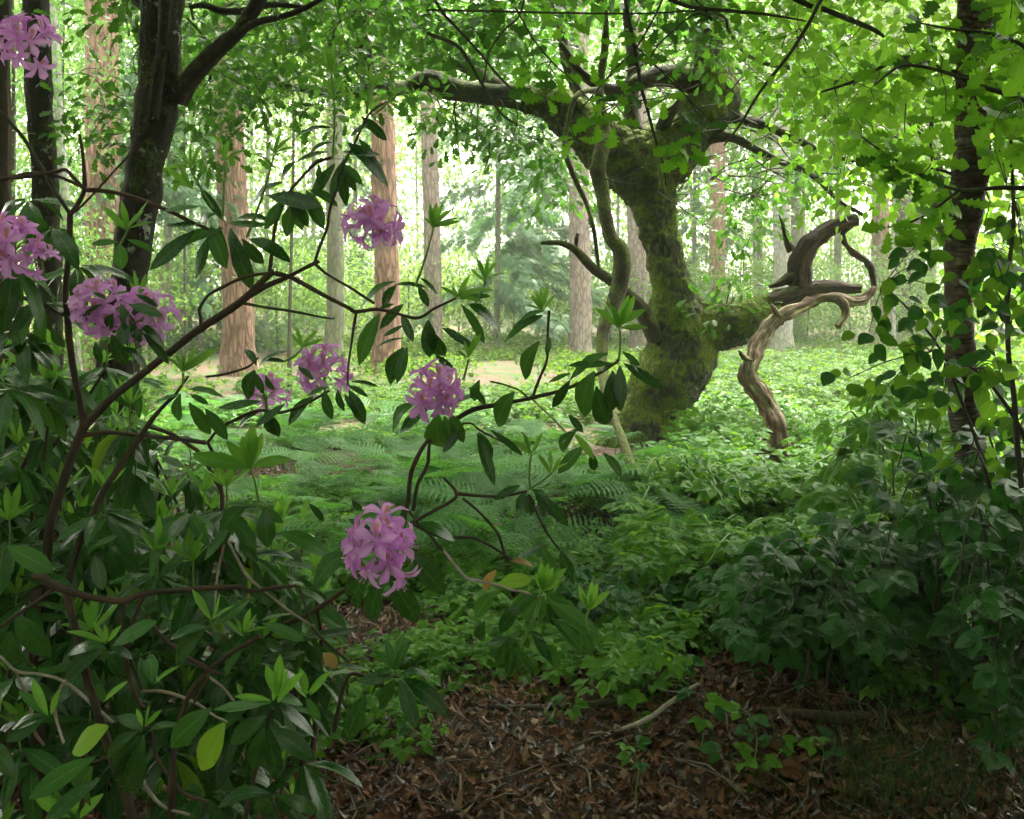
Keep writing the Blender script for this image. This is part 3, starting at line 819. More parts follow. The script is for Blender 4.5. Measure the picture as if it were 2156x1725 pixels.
# ---------------------------------------------------------------- the old oak
OD = 10.3
def oak():
    base = onground(1360, 935)
    t = thing('oak_tree', 'old gnarled mossy oak with a burled leaning trunk and low spreading limbs', 'tree', base)
    mb = MB()
    T = PX([(1330, 1010, 120), (1340, 950, 96), (1350, 915, 76), (1360, 880, 65), (1376, 845, 60), (1404, 800, 72), (1428, 755, 74), (1432, 710, 66), (1425, 660, 58), (1414, 600, 41), (1398, 540, 38), (1386, 480, 39), (1376, 425, 46), (1362, 375, 66), (1335, 325, 64)], OD)
    tube(mb, T, n=26, k=4)
    tube(mb, PX([(1335, 345, 66), (1280, 312, 58), (1225, 265, 47), (1172, 228, 38), (1110, 207, 31)], OD), n=20, k=4)
    tube(mb, PX([(1345, 375, 60), (1395, 345, 56), (1440, 298, 50), (1480, 250, 50), (1508, 205, 48), (1500, 140, 38)], OD), n=20, k=4)
    tube(mb, PX([(1432, 715, 58), (1490, 690, 48), (1540, 682, 42), (1590, 668, 36), (1640, 650, 34)], OD), n=18, k=4)
    def blob(x, y, r, d=OD, sx=1, sz=1):
        c = P(x, y, d); R = r / F * d
        u = np.linspace(.05, math.pi - .05, 12); v = np.linspace(0, 2 * math.pi, 17)[:-1]
        V = np.array([(c.x + R * sx * math.sin(a) * math.cos(b), c.y + R * math.sin(a) * math.sin(b), c.z + R * sz * math.cos(a)) for a in u for b in v])
        Fq = [(i * 16 + j, (i + 1) * 16 + j, (i + 1) * 16 + (j + 1) % 16, i * 16 + (j + 1) % 16) for i in range(11) for j in range(16)]
        mb.add(V, Fq)
        mb.add(V[:16], [(k, (k + 1) % 16, 8) for k in range(15) if k not in (7, 8)]); mb.add(V[-16:], [((k + 1) % 16, k, 8) for k in range(15) if k not in (7, 8)])
    blob(1462, 768, 40, sz=1.2); blob(1432, 812, 34); blob(1478, 640 + 20, 26); blob(1512, 215, 44); blob(1395, 690, 34); blob(1330, 905, 44)
    blob(1375, 320, 46); blob(1300, 330, 44); blob(1440, 925, 26)
    tmp = mb.build('trunk', M['bk_oak'])
    rm = tmp.modifiers.new('r', 'REMESH'); rm.mode = 'VOXEL'; rm.voxel_size = .019
    sm = tmp.modifiers.new('s', 'SMOOTH'); sm.factor = .5; sm.iterations = 7
    dg = bpy.context.evaluated_depsgraph_get(); dg.update()
    me = bpy.data.meshes.new_from_object(tmp.evaluated_get(dg))
    bpy.data.objects.remove(tmp)
    n = len(me.vertices)
    co = np.zeros(n * 3, dtype=np.float32); me.vertices.foreach_get('co', co); co = co.reshape(-1, 3).astype(float)
    no = np.zeros(n * 3, dtype=np.float32); me.vertices.foreach_get('normal', no); no = no.reshape(-1, 3)
    q = co.copy(); q[:, 2] *= .35
    dsp = (fbm(co * 4.5, 3, 2) - .5) * .11 + (np.abs(fbm(q * 15, 2, 4) - .5)) * .08 + (fbm(co * 22, 2, 7) - .5) * .03
    co = co + no * dsp[:, None]
    me.vertices.foreach_set('co', co.astype(np.float32).ravel()); 
    me.polygons.foreach_set('use_smooth', np.ones(len(me.polygons), bool))
    if not me.materials: me.materials.append(M['bk_oak'])
    me.update(); me.name = 'oak_trunk'
    tr = bpy.data.objects.new('trunk', me); COL.objects.link(tr); attach(tr, t)
    # moss fuzz
    w = fbm(co * 2.2, 2, 21) + no[:, 2] * .12
    ids = np.where((w > .40) & (rng.random(n) < .5))[0]
    mb = MB(); ii = rng.choice(ids, min(26000, len(ids)), replace=False)
    D = no[ii] + rnd_unit(len(ii)) * .8; D[:, 2] -= .35
    scatter(mb, T_TRI, co[ii] - no[ii] * .004, frames(D, rnd_unit(len(ii))), .018 + .022 * rng.random(len(ii)))
    mb.build('moss', M['moss'], tr, kind='stuff')

    def limb(lst, n=14, k=5, ridge=.10, d=OD, name='limb', mat='bk_limb', **kw):
        mb = MB(); C, R = tube(mb, PX(lst, d), n=n + (8 if mat == 'bk_broken' else 0), k=k, ridge=ridge, amp=.06 if mat == 'bk_broken' else .03, ak=9 if mat == 'bk_broken' else 7, seed=lst[0][0] % 23, **kw)
        mb.build(name, M[mat], t)
        return C
    sk = []
    sk.append(limb([(1125, 210, 29), (1080, 203, 26), (1040, 200, 22), (995, 195, 22), (960, 190, 23), (925, 178, 26), (900, 168, 22), (860, 182, 17), (820, 186, 18, 10.1), (788, 178, 20, 10), (770, 140, 21, 9.9), (762, 80, 20, 9.8), (752, 10, 18, 9.6), (745, -80, 15, 9.3), (770, -220, 10, 9)], n=18))
    sk.append(limb([(780, 183, 18, 10), (730, 200, 12, 9.7), (660, 190, 10, 9.3), (590, 178, 8, 9), (520, 150, 6, 8.8)], n=10))
    sk.append(limb([(1503, 160, 38), (1492, 110, 32), (1500, 50, 27), (1485, -30, 22), (1500, -140, 16), (1470, -260, 9)], n=16))
    sk.append(limb([(1500, 200, 32), (1450, 168, 27), (1395, 160, 22, 10.2), (1345, 172, 18, 10.1), (1290, 190, 14, 10), (1230, 160, 9, 9.8), (1180, 90, 6, 9.6)], n=12))
    sk.append(limb([(1345, 345, 26), (1340, 290, 20, 10.5), (1328, 220, 16, 10.6), (1335, 130, 14, 10.6), (1322, 50, 12, 10.6), (1330, -60, 9, 10.5)], n=10))
    sk.append(limb([(1370, 340, 26), (1390, 290, 18), (1403, 250, 13, 10.1), (1425, 222, 8, 10), (1440, 190, 4, 10)], n=10))
    sk.append(limb([(1520, 235, 26), (1560, 250, 15), (1620, 268, 10, 10), (1690, 300, 8, 9.8), (1760, 330, 5, 9.6), (1830, 345, 3, 9.5)], n=8))
    sk.append(limb([(1440, 300, 22), (1500, 290, 12, 10.2), (1545, 290, 9, 10.2), (1593, 316, 8, 10.2), (1641, 340, 8, 10.2), (1688, 357, 7, 10.1), (1729, 384, 6, 10), (1763, 422, 5, 10), (1817, 452, 3, 10)], n=8, ridge=.2))
    sk.append(limb([(1275, 320, 24), (1240, 250, 16, 10.6), (1200, 150, 13, 10.7), (1180, 60, 11, 10.8), (1150, -60, 8, 10.8)], n=10))
    sk.append(limb([(1080, 200, 18), (1000, 150, 12, 10.6), (900, 110, 9, 10.8), (830, 60, 7, 10.8)], n=8))
    # the low broken limb
    limb([(1625, 650, 33), (1665, 632, 31), (1705, 618, 26), (1740, 608, 19), (1775, 606, 13), (1812, 606, 8)], n=14, ridge=.28, rk=3, mat='bk_broken')
    limb([(1694, 645, 27), (1686, 608, 26), (1684, 572, 24), (1690, 540, 22), (1708, 509, 20), (1740, 485, 17), (1772, 471, 15), (1804, 463, 12)], n=16, ridge=.2, rk=3, ls=5, mat='bk_broken')
    limb([(1690, 568, 17), (1668, 584, 16), (1645, 595, 10), (1619, 604, 3)], n=14, ridge=.25, mat='bk_broken')
    limb([(1668, 528, 8), (1656, 508, 7), (1650, 485, 5), (1644, 462, 4), (1640, 452, 2.5)], n=7, ridge=.2, mat='bk_broken')
    limb([(1795, 470, 7), (1773, 492, 6), (1782, 515, 7), (1800, 535, 7), (1825, 552, 7), (1838, 580, 7), (1838, 608, 8), (1815, 625, 9), (1790, 632, 8)], n=9, ridge=.25, k=6, mat='bk_broken')
    # dead spike reaching left
    limb([(1385, 712, 20, 10.1), (1355, 655, 17, 10), (1325, 622, 13, 9.9), (1285, 590, 11, 9.8), (1250, 566, 11, 9.7), (1215, 530, 8, 9.6), (1185, 512, 6, 9.6), (1138, 511, 3, 9.6)], n=10, k=5, ridge=.25, mat='bk_twig_moss')
    limb([(1215, 530, 6, 9.6), (1213, 512, 5, 9.6), (1216, 492, 3.5, 9.6)], n=6)
    S = np.concatenate([np.array(c)[::3] for c in sk])
    # leafy twigs
    Tg = []
    Tg += tg(64, 700, 1120, -70, 80, 8.6, 10.4) + tg(40, 700, 1120, 40, 140, 10.8, 12.4)
    Tg += tg(44, 860, 1160, 20, 170, 11, 12.6)
    Tg += tg(26, 1120, 1560, -70, 40, 9.0, 11.0) + tg(26, 1120, 1560, 20, 200, 11.2, 12.8)
    Tg += tg(12, 1000, 1150, 255, 300, 10.2, 11.2)
    Tg += tg(14, 1120, 1215, 300, 430, 10.6, 11.4)
    Tg += tg(40, 400, 760, -60, 200, 7.4, 9.8)
    Tg += tg(8, 900, 1010, 215, 290, 10.2, 11)
    Tg += tg(34, 1570, 1860, 100, 380, 9.8, 11.8)
    Tg += tg(18, 1500, 1760, 330, 470, 10.6, 12) + tg(6, 1490, 1620, 470, 640, 10.8, 11.6)
    Tg += tg(3, 1490, 1570, 640, 665, 9.9, 10.2)
    Tg += tg(16, 1420, 1600, -60, 130, 8.2, 9.6)
    vis = list(Tg)
    up = []
    while len(up) < 90:
        x, y, z = random.uniform(-6.5, 5.5), random.uniform(4.5, 14.5), random.uniform(5.0, 9.0)
        if (z - CH) / y * F > HZ + 40: up.append((x, y, z))
    while len(up) < 190:  # extra unseen clusters added to shade the upper left
        x, y, z = random.uniform(-7.5, -.6), random.uniform(5, 13), random.uniform(4.2, 7.5)
        if (z - CH) / y * F > HZ + 30: up.append((x, y, z))
    mb = MB(); network(mb, S, vis + up, rad=.022, n=4, k=3, sag=.04, rmin=.0028)
    mb.build('twigs', M['bk_twig'], t, kind='stuff')
    lv = Leaves()
    cluster_leaves(lv, vis, 27, .22, .115, T_OAK[:1] + [T_OAKS], 'oak_dark', flat=.6)
    lv.done(t, 300, 'leaf', 'foliage')
    mb = MB(); bulk_leaves(mb, np.array(up), 55, .42, .12, T_OVS); mb.build('upper_foliage', M['oak_dark'], t, kind='stuff')
    # thin bare twigs crossing the bright window and around the crown
    mb = MB()
    for _ in range(150):
        x = random.uniform(1250, 1950); y = random.uniform(60, 420); d = random.uniform(9.4, 11)
        a = random.uniform(-.9, .9); L = random.uniform(50, 170)
        p = []; 
        for q in range(5):
            p.append((x, y, 2.5 * (1 - q / 5.5), d)); x += math.cos(a) * L / 4; y += math.sin(a) * L / 4; a += random.uniform(-.35, .35)
        tube(mb, PX(p), n=3, k=2, cap=False)
    for x, y, l in ((955, 215, 170), (985, 212, 60), (960, 212, 70), (1052, 210, 60), (920, 210, 50), (1005, 208, 110), (1030, 300, 70), (1085, 205, 120), (940, 215, 30)):
        p = []; xx = x
        for q in range(5): p.append((xx, y + l * q / 4, 2.4 - q * .45, OD - .3)); xx += random.uniform(-9, 7)
        tube(mb, PX(p), n=3, k=2, cap=False)
    mb.build('bare_twigs', M['bk_twig'], t, kind='stuff')
oak()

# thin twisted stem in front of the oak
t = thing('twisted_tree', 'thin crooked mossy stem climbing in front of the oak trunk', 'tree', onground(1345, 1062))
mb = MB()
tube(mb, PX([(1352, 1070, 9, 7.2), (1335, 1005, 9, 7.3), (1312, 930, 9, 7.6), (1290, 870, 9, 8), (1270, 800, 11, 8.6), (1266, 740, 12, 9), (1272, 690, 13, 9.2), (1288, 650, 15, 9.3), (1302, 610, 17, 9.4), (1310, 560, 18, 9.4), (1305, 525, 17, 9.4), (1285, 500, 15, 9.4), (1275, 455, 15, 9.4), (1268, 400, 15, 9.5), (1258, 355, 16, 9.5), (1270, 310, 16, 9.6), (1275, 270, 12, 9.7), (1262, 190, 9, 9.8), (1275, 80, 7, 9.8), (1268, -60, 5, 9.8)]), n=14, k=6, ridge=.16, amp=.03, ak=8)
mb.build('trunk', M['bk_twig_moss'], t)
mb = MB()
tube(mb, PX([(1262, 190, 7, 9.7), (1215, 200, 6, 9.3), (1195, 265, 6, 9.2), (1190, 320, 6, 9.1), (1212, 380, 6, 9.1), (1235, 430, 5, 9.1), (1250, 480, 5, 9), (1258, 540, 4, 9), (1262, 570, 3, 9)]), n=7, k=5, ridge=.3)
mb.build('branch', M['bk_twig_moss'], t)

# bleached dead branch leaning on the oak's low limb
t = thing('dead_branch', 'bleached barkless dead branch propped from the undergrowth onto the low oak limb', 'dead branch', onground(1640, 985))
mb = MB()
DB = [(1654, 992, 20, 8.8), (1640, 962, 22, 8.85), (1640, 930, 19, 8.9), (1633, 895, 19, 8.95), (1618, 862, 17.6, 9.05), (1600, 832, 18.5, 9.1), (1584, 806, 19.4, 9.15), (1577, 785, 18.5, 9.18), (1588, 758, 15.0, 9.22), (1592, 735, 15.0, 9.3), (1608, 708, 15.0, 9.4), (1622, 684, 14.1, 9.45), (1650, 664, 12.3, 9.5), (1682, 650, 12.3, 9.6), (1712, 636, 11.4, 9.7), (1740, 627, 11.4, 9.73), (1768, 628, 12, 9.75), (1798, 636, 9, 9.8), (1822, 630, 8, 9.85), (1840, 606, 6, 9.9)]
tube(mb, PX(DB), n=30, k=6, ridge=.40, rk=3.2, ls=2.6, amp=.055, ak=11, seed=4)
tube(mb, PX([(1590, 765, 9, 9.2), (1566, 752, 6, 9.15), (1556, 738, 2, 9.1)]), n=8, k=3, ridge=.3)
tube(mb, PX([(1640, 668, 8, 9.45), (1628, 648, 6, 9.4), (1622, 640, 2, 9.4)]), n=8, k=3, ridge=.3)
mb.build('stem', M['deadwood'], t)
mb = MB(); tube(mb, PX([(1640, 962, 15, 8.85), (1618, 950, 10, 8.8), (1598, 945, 8, 8.75), (1574, 946, 5, 8.7)]), n=10, k=4, ridge=.3); mb.build('spur', M['deadwood'], t)
mb = MB(); tube(mb, PX([(1765, 630, 11, 9.7), (1778, 645, 10, 9.65), (1778, 668, 8, 9.65), (1764, 688, 7, 9.6)]), n=9, k=4, ridge=.3); mb.build('hook', M['deadwood'], t)

# ---------------------------------------------------------------- dark trees at the left
def left_trees():
    t = thing('sycamore_tree', 'dark mossy forked tree with white lichen spots at the upper left', 'tree', (P(222, 1300, 4.7).x, 4.7, 0))
    mb = MB()
    tube(mb, PX([(222, 1310, 60), (232, 1150, 48), (240, 1000, 45), (246, 860, 43), (252, 750, 42), (262, 660, 38), (272, 580, 36), (284, 500, 38), (296, 420, 39), (308, 340, 38), (320, 270, 42), (332, 200, 46), (340, 120, 42), (341, 40, 41), (343, -60, 40), (350, -300, 32), (345, -600, 20)], 4.7), n=40, k=8, ridge=.07, rk=4, ls=5, amp=.035, ak=9, seed=3)
    tr = mb.build('trunk', M['bk_syc'], t)
    mb = MB(); tube(mb, PX([(322, 250, 12, 4.58), (330, 180, 13, 4.54), (342, 90, 12, 4.52), (348, 10, 13, 4.52), (352, -80, 12, 4.5)]), n=10, k=6, ridge=.12); mb.build('branch', M['bk_syc'], t)
    mb = MB(); C, _ = tube(mb, PX([(372, 210, 26, 4.7), (400, 168, 20, 4.68), (432, 132, 18, 4.66), (470, 95, 17, 4.62), (500, 68, 15, 4.6), (525, 35, 15, 4.58), (548, -5, 15, 4.55), (590, -80, 12, 4.5)]), n=16, k=6, ridge=.14, amp=.02, ak=14); mb.build('branch', M['bk_syc'], t)
    mb = MB(); C2, _ = tube(mb, PX([(500, 72, 9, 4.6), (540, 48, 8, 4.5), (590, 36, 7, 4.4), (640, 18, 6, 4.3), (690, -10, 5, 4.2)]), n=8, k=5, ridge=.1); mb.build('branch', M['bk_syc'], t)
    mb = MB(); C3, _ = tube(mb, PX([(310, 20, 14, 4.7), (285, -5, 12, 4.75), (260, -50, 9, 4.8)]), n=8, k=5, ridge=.1); mb.build('branch', M['bk_syc'], t)
    mb = MB(); C4, _ = tube(mb, PX([(400, 15, 5, 5.2), (430, 12, 7, 5.2), (470, 24, 8, 5.2), (520, 22, 8, 5.1), (570, 10, 7, 5), (640, 15, 4, 4.9)]), n=8, k=5, ridge=.1); mb.build('branch', M['bk_syc'], t)
    Tg = tg(56, 400, 860, -60, 240, 5.2, 7.6) + tg(14, 190, 300, 150, 330, 5.2, 6.5) + tg(10, 380, 480, 180, 340, 5.4, 6.6) + tg(12, 250, 330, -40, 60, 5, 6) + tg(8, 700, 850, 150, 260, 6, 7)
    up = []
    while len(up) < 110:
        x, y, z = random.uniform(-5, 1.2), random.uniform(1.5, 7), random.uniform(3.6, 6)
        if (z - CH) / y * F > HZ + 50: up.append((x, y, z))
    mb = MB(); network(mb, np.concatenate([C[::2], C2[::2], C3, C4[::2]]), Tg + up, rad=.012, rmin=.0018, sag=.0)
    mb.build('twigs', M['bk_twig'], t, kind='stuff')
    lv = Leaves(); cluster_leaves(lv, Tg, 17, .15, .085, T_OAK[:2] + [T_OAKS], 'oak_dark', flat=.55)
    lv.done(t, 300)
    mb = MB(); bulk_leaves(mb, np.array(up), 34, .36, .10, T_OVS); mb.build('upper_foliage', M['oak_dark'], t, kind='stuff')
    t = thing('dark_tree', 'straight dark trunk with a moss patch between the leftmost trunk and the forked tree', 'tree', (P(100, 1200, 6).x, 6, 0))
    mb = MB(); C, _ = tube(mb, PX([(100, 1170, 34), (106, 900, 27), (106, 700, 26), (104, 560, 27), (98, 450, 26), (92, 340, 25), (84, 240, 27), (78, 120, 27), (74, 0, 28), (72, -150, 24)], 6), n=28, k=8, ridge=.08, amp=.03, ak=8, seed=6); mb.build('trunk', M['bk_syc'], t)
    t = thing('dark_tree', 'brown trunk leaning at the very left edge, leftmost of the dark trunks', 'tree', (P(50, 1200, 6.6).x, 6.6, 0))
    mb = MB(); tube(mb, PX([(62, 1150, 44), (48, 980, 38), (32, 820, 36), (14, 640, 30), (2, 420, 22), (2, 200, 20), (0, -100, 20)], 6.6), n=28, k=8, ridge=.08, amp=.03, ak=8, seed=9); mb.build('trunk', M['bk_brown'], t)
left_trees()

# ---------------------------------------------------------------- birch at the right
def birch():
    b = onground(2112, 1440)
    BD = b.y
    t = thing('birch_tree', 'dark birch with peeling banded bark standing in brambles at the right', 'tree', b)
    mb = MB()
    tube(mb, PX([(2120, 1460, 74), (2112, 1400, 58), (2098, 1320, 48), (2082, 1220, 42), (2064, 1090, 38), (2046, 980, 35), (2035, 890, 33), (2026, 800, 31), (2020, 700, 29), (2018, 610, 28), (2024, 520, 30), (2035, 430, 34), (2045, 350, 36), (2048, 250, 34), (2050, 120, 35), (2054, 0, 36), (2060, -150, 33), (2075, -500, 25)], BD), n=36, k=8, ridge=.06, rk=3, amp=.025, ak=12, seed=2)
    tr = mb.build('trunk', M['bk_birch'], t)
    mb = MB(); tube(mb, PX([(2030, 250, 10, BD - .04), (2028, 150, 12, BD - .05), (2030, 60, 13, BD - .05), (2032, -60, 13, BD - .05)]), n=10, k=5, ridge=.1); mb.build('stem', M['bk_birch'], t)
    mb = MB(); tube(mb, PX([(2080, 30, 22, BD), (2110, 5, 18, BD), (2150, 12, 14, BD), (2200, -10, 10, BD)]), n=10, k=5, ridge=.1); mb.build('branch', M['bk_birch'], t)
    br = [PX(l) for l in (
        [(2045, 160, 6, BD), (2100, 160, 6, 3.7), (2170, 165, 5, 3.6)],
        [(2045, 160, 7, BD), (1990, 148, 6, 3.8), (1945, 130, 6, 3.7), (1899, 122, 5, 3.6), (1850, 145, 4, 3.6), (1797, 172, 3.5, 3.5), (1729, 194, 2, 3.5)],
        [(2035, 165, 4, BD), (1990, 210, 3, 3.7), (1960, 260, 3, 3.6), (1962, 340, 2, 3.6)],
        [(2060, 370, 5, BD), (2130, 350, 4, 3.8), (2180, 330, 3, 3.7)],
        [(2015, 370, 5, BD), (1985, 360, 3, 3.9), (1960, 355, 2, 3.9)],
        [(1650, -20, 7, 4.4), (1690, 5, 7, 4.4), (1740, 22, 6, 4.4), (1790, 42, 6, 4.3), (1838, 62, 5, 4.2), (1862, 78, 3, 4.2)],
        [(1760, -40, 4, 4), (1729, 0, 4, 4), (1702, 51, 4, 4), (1661, 116, 3.5, 4.1), (1600, 194, 3, 4.2), (1560, 260, 2.4, 4.3), (1525, 306, 1.8, 4.4)],
        [(2050, -50, 9, BD), (1900, -120, 8, 4), (1760, -40, 4, 4)],
        [(2050, -60, 9, BD), (1850, -160, 9, 4.2), (1650, -20, 7, 4.4)])]
    mb = MB(); sk = []
    for i, s in enumerate(br[:5]): sk.append(tube(mb, s, n=6, k=4, seed=i)[0])
    mb.build('branch', M['bk_twig'], t)
    for s in br[5:]:
        mb = MB(); sk.append(tube(mb, s, n=6, k=4)[0]); mb.build('branch', M['bk_twig'], t)
    Tg = tg(54, 1600, 2010, -60, 240, 4.0, 6.6) + tg(40, 1720, 2030, 150, 420, 4.0, 6.4) + tg(34, 2080, 2200, -60, 560, 3.9, 6) + tg(10, 1600, 1760, 60, 260, 4.5, 6)
    mb = MB(); network(mb, np.concatenate(sk), Tg, rad=.007, rmin=.0012, sag=-.04, n=3, k=2)
    mb.build('twigs', M['bk_twig'], t, kind='stuff')
    lv = Leaves(); cluster_leaves(lv, Tg, 17, .13, .055, T_OVATE, 'birch_leaf', flat=.35, droop=.6)
    lv.done(t, 300)
    # curved thin stem left of the birch
    t2 = thing('slender_tree', 'slender curved grey stem arching from the oak side down beside the birch', 'tree', onground(2000, 1000))
    mb = MB(); C, _ = tube(mb, PX([(2010, 1010, 10, 8), (2012, 800, 10, 8), (2000, 640, 10, 8), (1994, 510, 10, 8), (1966, 460, 10, 8), (1968, 425, 10, 8), (1981, 391, 10, 8), (1967, 322, 9, 8), (1942, 285, 9, 8), (1916, 255, 8, 8), (1880, 225, 7, 8), (1848, 200, 7, 8), (1800, 176, 6, 8), (1750, 163, 6, 8), (1685, 146, 5, 8), (1640, 140, 5, 8), (1600, 130, 4, 8), (1565, 108, 4, 8), (1535, 65, 3.6, 8), (1518, 32, 3, 8), (1423, 22, 2, 8)]), n=10, k=5, ridge=.1)
    mb.build('trunk', M['bk_grey'], t2)
    Tg = tg(34, 1700, 2120, 20, 400, 6.8, 9) + tg(12, 1600, 1800, 0, 200, 7, 9) + tg(34, 2060, 2190, 300, 900, 6.0, 8.5)
    mb = MB(); network(mb, C[::2], Tg, rad=.006, rmin=.0016, n=3, k=2); mb.build('twigs', M['bk_twig'], t2, kind='stuff')
    lv = Leaves(); cluster_leaves(lv, Tg, 22, .2, .075, T_OVATE, ['birch_leaf', 'oak_light'], flat=.5, droop=.4)
    lv.done(t2, 300)
birch()

# ---------------------------------------------------------------- near oak sprays hanging into the picture
def near_oaks():
    def spray(lv, x, y, d, n, size, mat):
        c = np.array(P(x, y, d))
        a0 = random.uniform(0, 6.28)
        for i in range(n):
            a = a0 + i * 2.4
            D = np.array([math.cos(a), .5 * math.sin(a * 1.7), math.sin(a) * .6 - .35])
            N = np.array([random.uniform(-.3, .3), -.9, random.uniform(.3, .9)])
            R = frames(D[None], N[None])[0]
            s = size * random.uniform(.7, 1.15)
            lv.put(c + D * .01, R, (s * 1.05, s, s), random.choice(T_OAK), mat)
    t = thing('oak_branch', 'thin hanging oak twigs with bright lobed leaves in front of the old oak', 'branch', P(1330, -60, 3.6))
    spots = [(1119, 184, 3.6), (1150, 205, 3.6), (1122, 150, 3.6), (1170, 160, 3.6), (1289, 165, 3.5), (1315, 195, 3.5), (1278, 205, 3.5), (1255, 255, 3.4), (1292, 262, 3.4), (1335, 120, 3.6), (1364, 110, 3.6), (1345, 70, 3.6), (1398, 208, 3.5), (1211, 290, 3.6), (1420, 305, 3.3), (1450, 300, 3.3), (1478, 265, 3.3), (1440, 325, 3.3), (1100, 120, 3.8), (1300, 95, 3.8), (1245, 130, 3.8), (1190, 50, 3.8), (1385, 55, 3.7), (940, 110, 4.2), (975, 130, 4.2), (1000, 60, 4), (870, 60, 4.4), (1060, 50, 4), (1030, 10, 4), (1150, 0, 4), (1500, 30, 3.8), (1560, 20, 4)]
    lv = Leaves()
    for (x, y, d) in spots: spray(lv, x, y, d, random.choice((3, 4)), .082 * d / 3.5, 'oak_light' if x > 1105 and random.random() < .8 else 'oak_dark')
    lv.done(t)
    tw = [[(1315, -60, 6), (1318, 0, 5.5), (1328, 60, 5.5), (1338, 120, 5.5), (1350, 180, 5), (1365, 230, 4.5), (1380, 290, 4), (1398, 350, 3), (1402, 390, 2)],
          [(1405, -30, 3), (1380, 30, 2.6), (1340, 100, 2.4), (1290, 150, 2.2), (1240, 210, 2), (1200, 250, 1.5)],
          [(1110, -40, 3), (1095, 30, 2.6), (1060, 65, 2.6), (1030, 110, 2.4), (1020, 170, 2.2), (1000, 220, 1.6), (985, 262, 1)],
          [(1085, 15, 2.4), (1120, 75, 2.2), (1160, 130, 2.2), (1210, 175, 2), (1262, 235, 1.8), (1312, 295, 1.5)],
          [(1440, -30, 3), (1500, 40, 2.8), (1460, 30, 2.4), (1370, 120, 2.2), (1418, 165, 2), (1478, 255, 1.4)],
          [(1330, 90, 2.2), (1370, 130, 2), (1420, 180, 2), (1470, 230, 1.6), (1540, 290, 1)],
          [(900, 70, 5), (960, 95, 5), (985, 130, 4.5), (1005, 165, 4), (1030, 205, 3.6), (1055, 240, 3), (1090, 265, 2)],
          [(905, -20, 4), (935, 30, 4.4), (965, 62, 4), (1000, 100, 3.4), (1050, 160, 3), (1110, 215, 2.4), (1190, 250, 1.4)],
          [(900, 20, 3), (1060, 25, 3), (1200, 28, 2.8), (1350, 30, 2.6), (1470, 22, 2)],
          [(1390, -10, 6), (1450, 14, 6), (1530, 22, 5), (1620, 30, 4), (1700, 45, 2)]]
    mb = MB()
    for i, s in enumerate(tw): tube(mb, PX([(a, b, c * .8, 3.6) for a, b, c in s]), n=6, k=4, seed=i, wob=.01)
    for (x, y, d) in spots:
        j = min(((abs(a - x) + abs(b - y), a, b) for s in tw for a, b, c in s))
        tube(mb, PX([(j[1], j[2], 1.3, 3.6), ((j[1] + x) / 2 + random.uniform(-8, 8), (j[2] + y) / 2 - 6, 1.1, d), (x, y, .9, d)]), n=4, k=3)
    mb.build('twigs', M['bk_twig'], t)
    # right-hand sprays
    t = thing('oak_branch', 'big lobed oak leaves reaching in from the right edge across the birch', 'branch', P(2230, 250, 2.7))
    lv = Leaves(); sp2 = []
    for _ in range(34):
        sp2.append((random.uniform(2085, 2190), random.uniform(-20, 360), random.uniform(2.6, 3.6)))
    sp2 += [(1990, 70, 3), (1975, 110, 3), (2010, 190, 3), (2030, 230, 3), (1930, 120, 3.2), (1890, 160, 3.2), (1850, 140, 3.2), (1945, 40, 3.2), (1990, 255, 3), (2045, 110, 3), (2050, 200, 3), (1820, 290, 3.2), (1850, 330, 3), (1880, 350, 3), (1870, 300, 3), (1925, 370, 3), (1900, 320, 3), (1960, 345, 3), (1840, 210, 3.3), (1800, 250, 3.4), (1870, 480, 2.9), (1980, 440, 3), (2010, 420, 3), (1940, 480, 3)]
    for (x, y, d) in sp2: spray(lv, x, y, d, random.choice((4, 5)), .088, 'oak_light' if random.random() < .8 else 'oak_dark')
    lv.done(t, 300)
    mb = MB()
    main = [[(2230, 250, 8), (2150, 210, 6), (2060, 180, 5), (1980, 150, 4), (1900, 140, 3), (1840, 180, 2)], [(2230, 150, 6), (2120, 80, 4), (2000, 60, 3), (1940, 50, 2)], [(2230, 400, 8), (2120, 395, 5), (2020, 400, 4), (1940, 370, 3), (1870, 330, 2.4), (1815, 290, 1.6)], [(2020, 400, 3), (1940, 460, 2.4), (1870, 480, 1.6)]]
    for i, s in enumerate(main): tube(mb, PX([(a, b, c, 3.0) for a, b, c in s]), n=6, k=4, seed=i, wob=.01)
    for (x, y, d) in sp2:
        j = min(((abs(a - x) + abs(b - y), a, b) for s in main for a, b, c in s))
        tube(mb, PX([(j[1], j[2], 1.3, 3.0), ((j[1] + x) / 2 + random.uniform(-8, 8), (j[2] + y) / 2 - 6, 1.1, d), (x, y, .9, d)]), n=4, k=3)
    mb.build('twigs', M['bk_twig'], t)
    # a big-leaved hazel-like spray lower on the right
    t = thing('hazel_shrub', 'hazel stems with broad dark green leaves hanging in front of the birch trunk', 'shrub', (P(2190, 1500, 3.2).x, 3.2, 0))
    lv = Leaves(); sp3 = [(random.uniform(2080, 2190), random.uniform(430, 1120), random.uniform(2.9, 3.7)) for _ in range(34)] + [(random.uniform(1980, 2090), random.uniform(560, 1120), random.uniform(2.9, 3.6)) for _ in range(11)]
    sp3 += [(1860, 640, 3), (1885, 590, 3), (1830, 700, 3), (1900, 730, 3), (1890, 780, 3), (1930, 560, 3), (1925, 640, 3), (1960, 600, 3), (1860, 820, 3.2), (1960, 760, 3.1), (1780, 800, 3.4), (1950, 500, 3), (1975, 690, 3), (1985, 830, 3.1), (1990, 930, 3.2)]
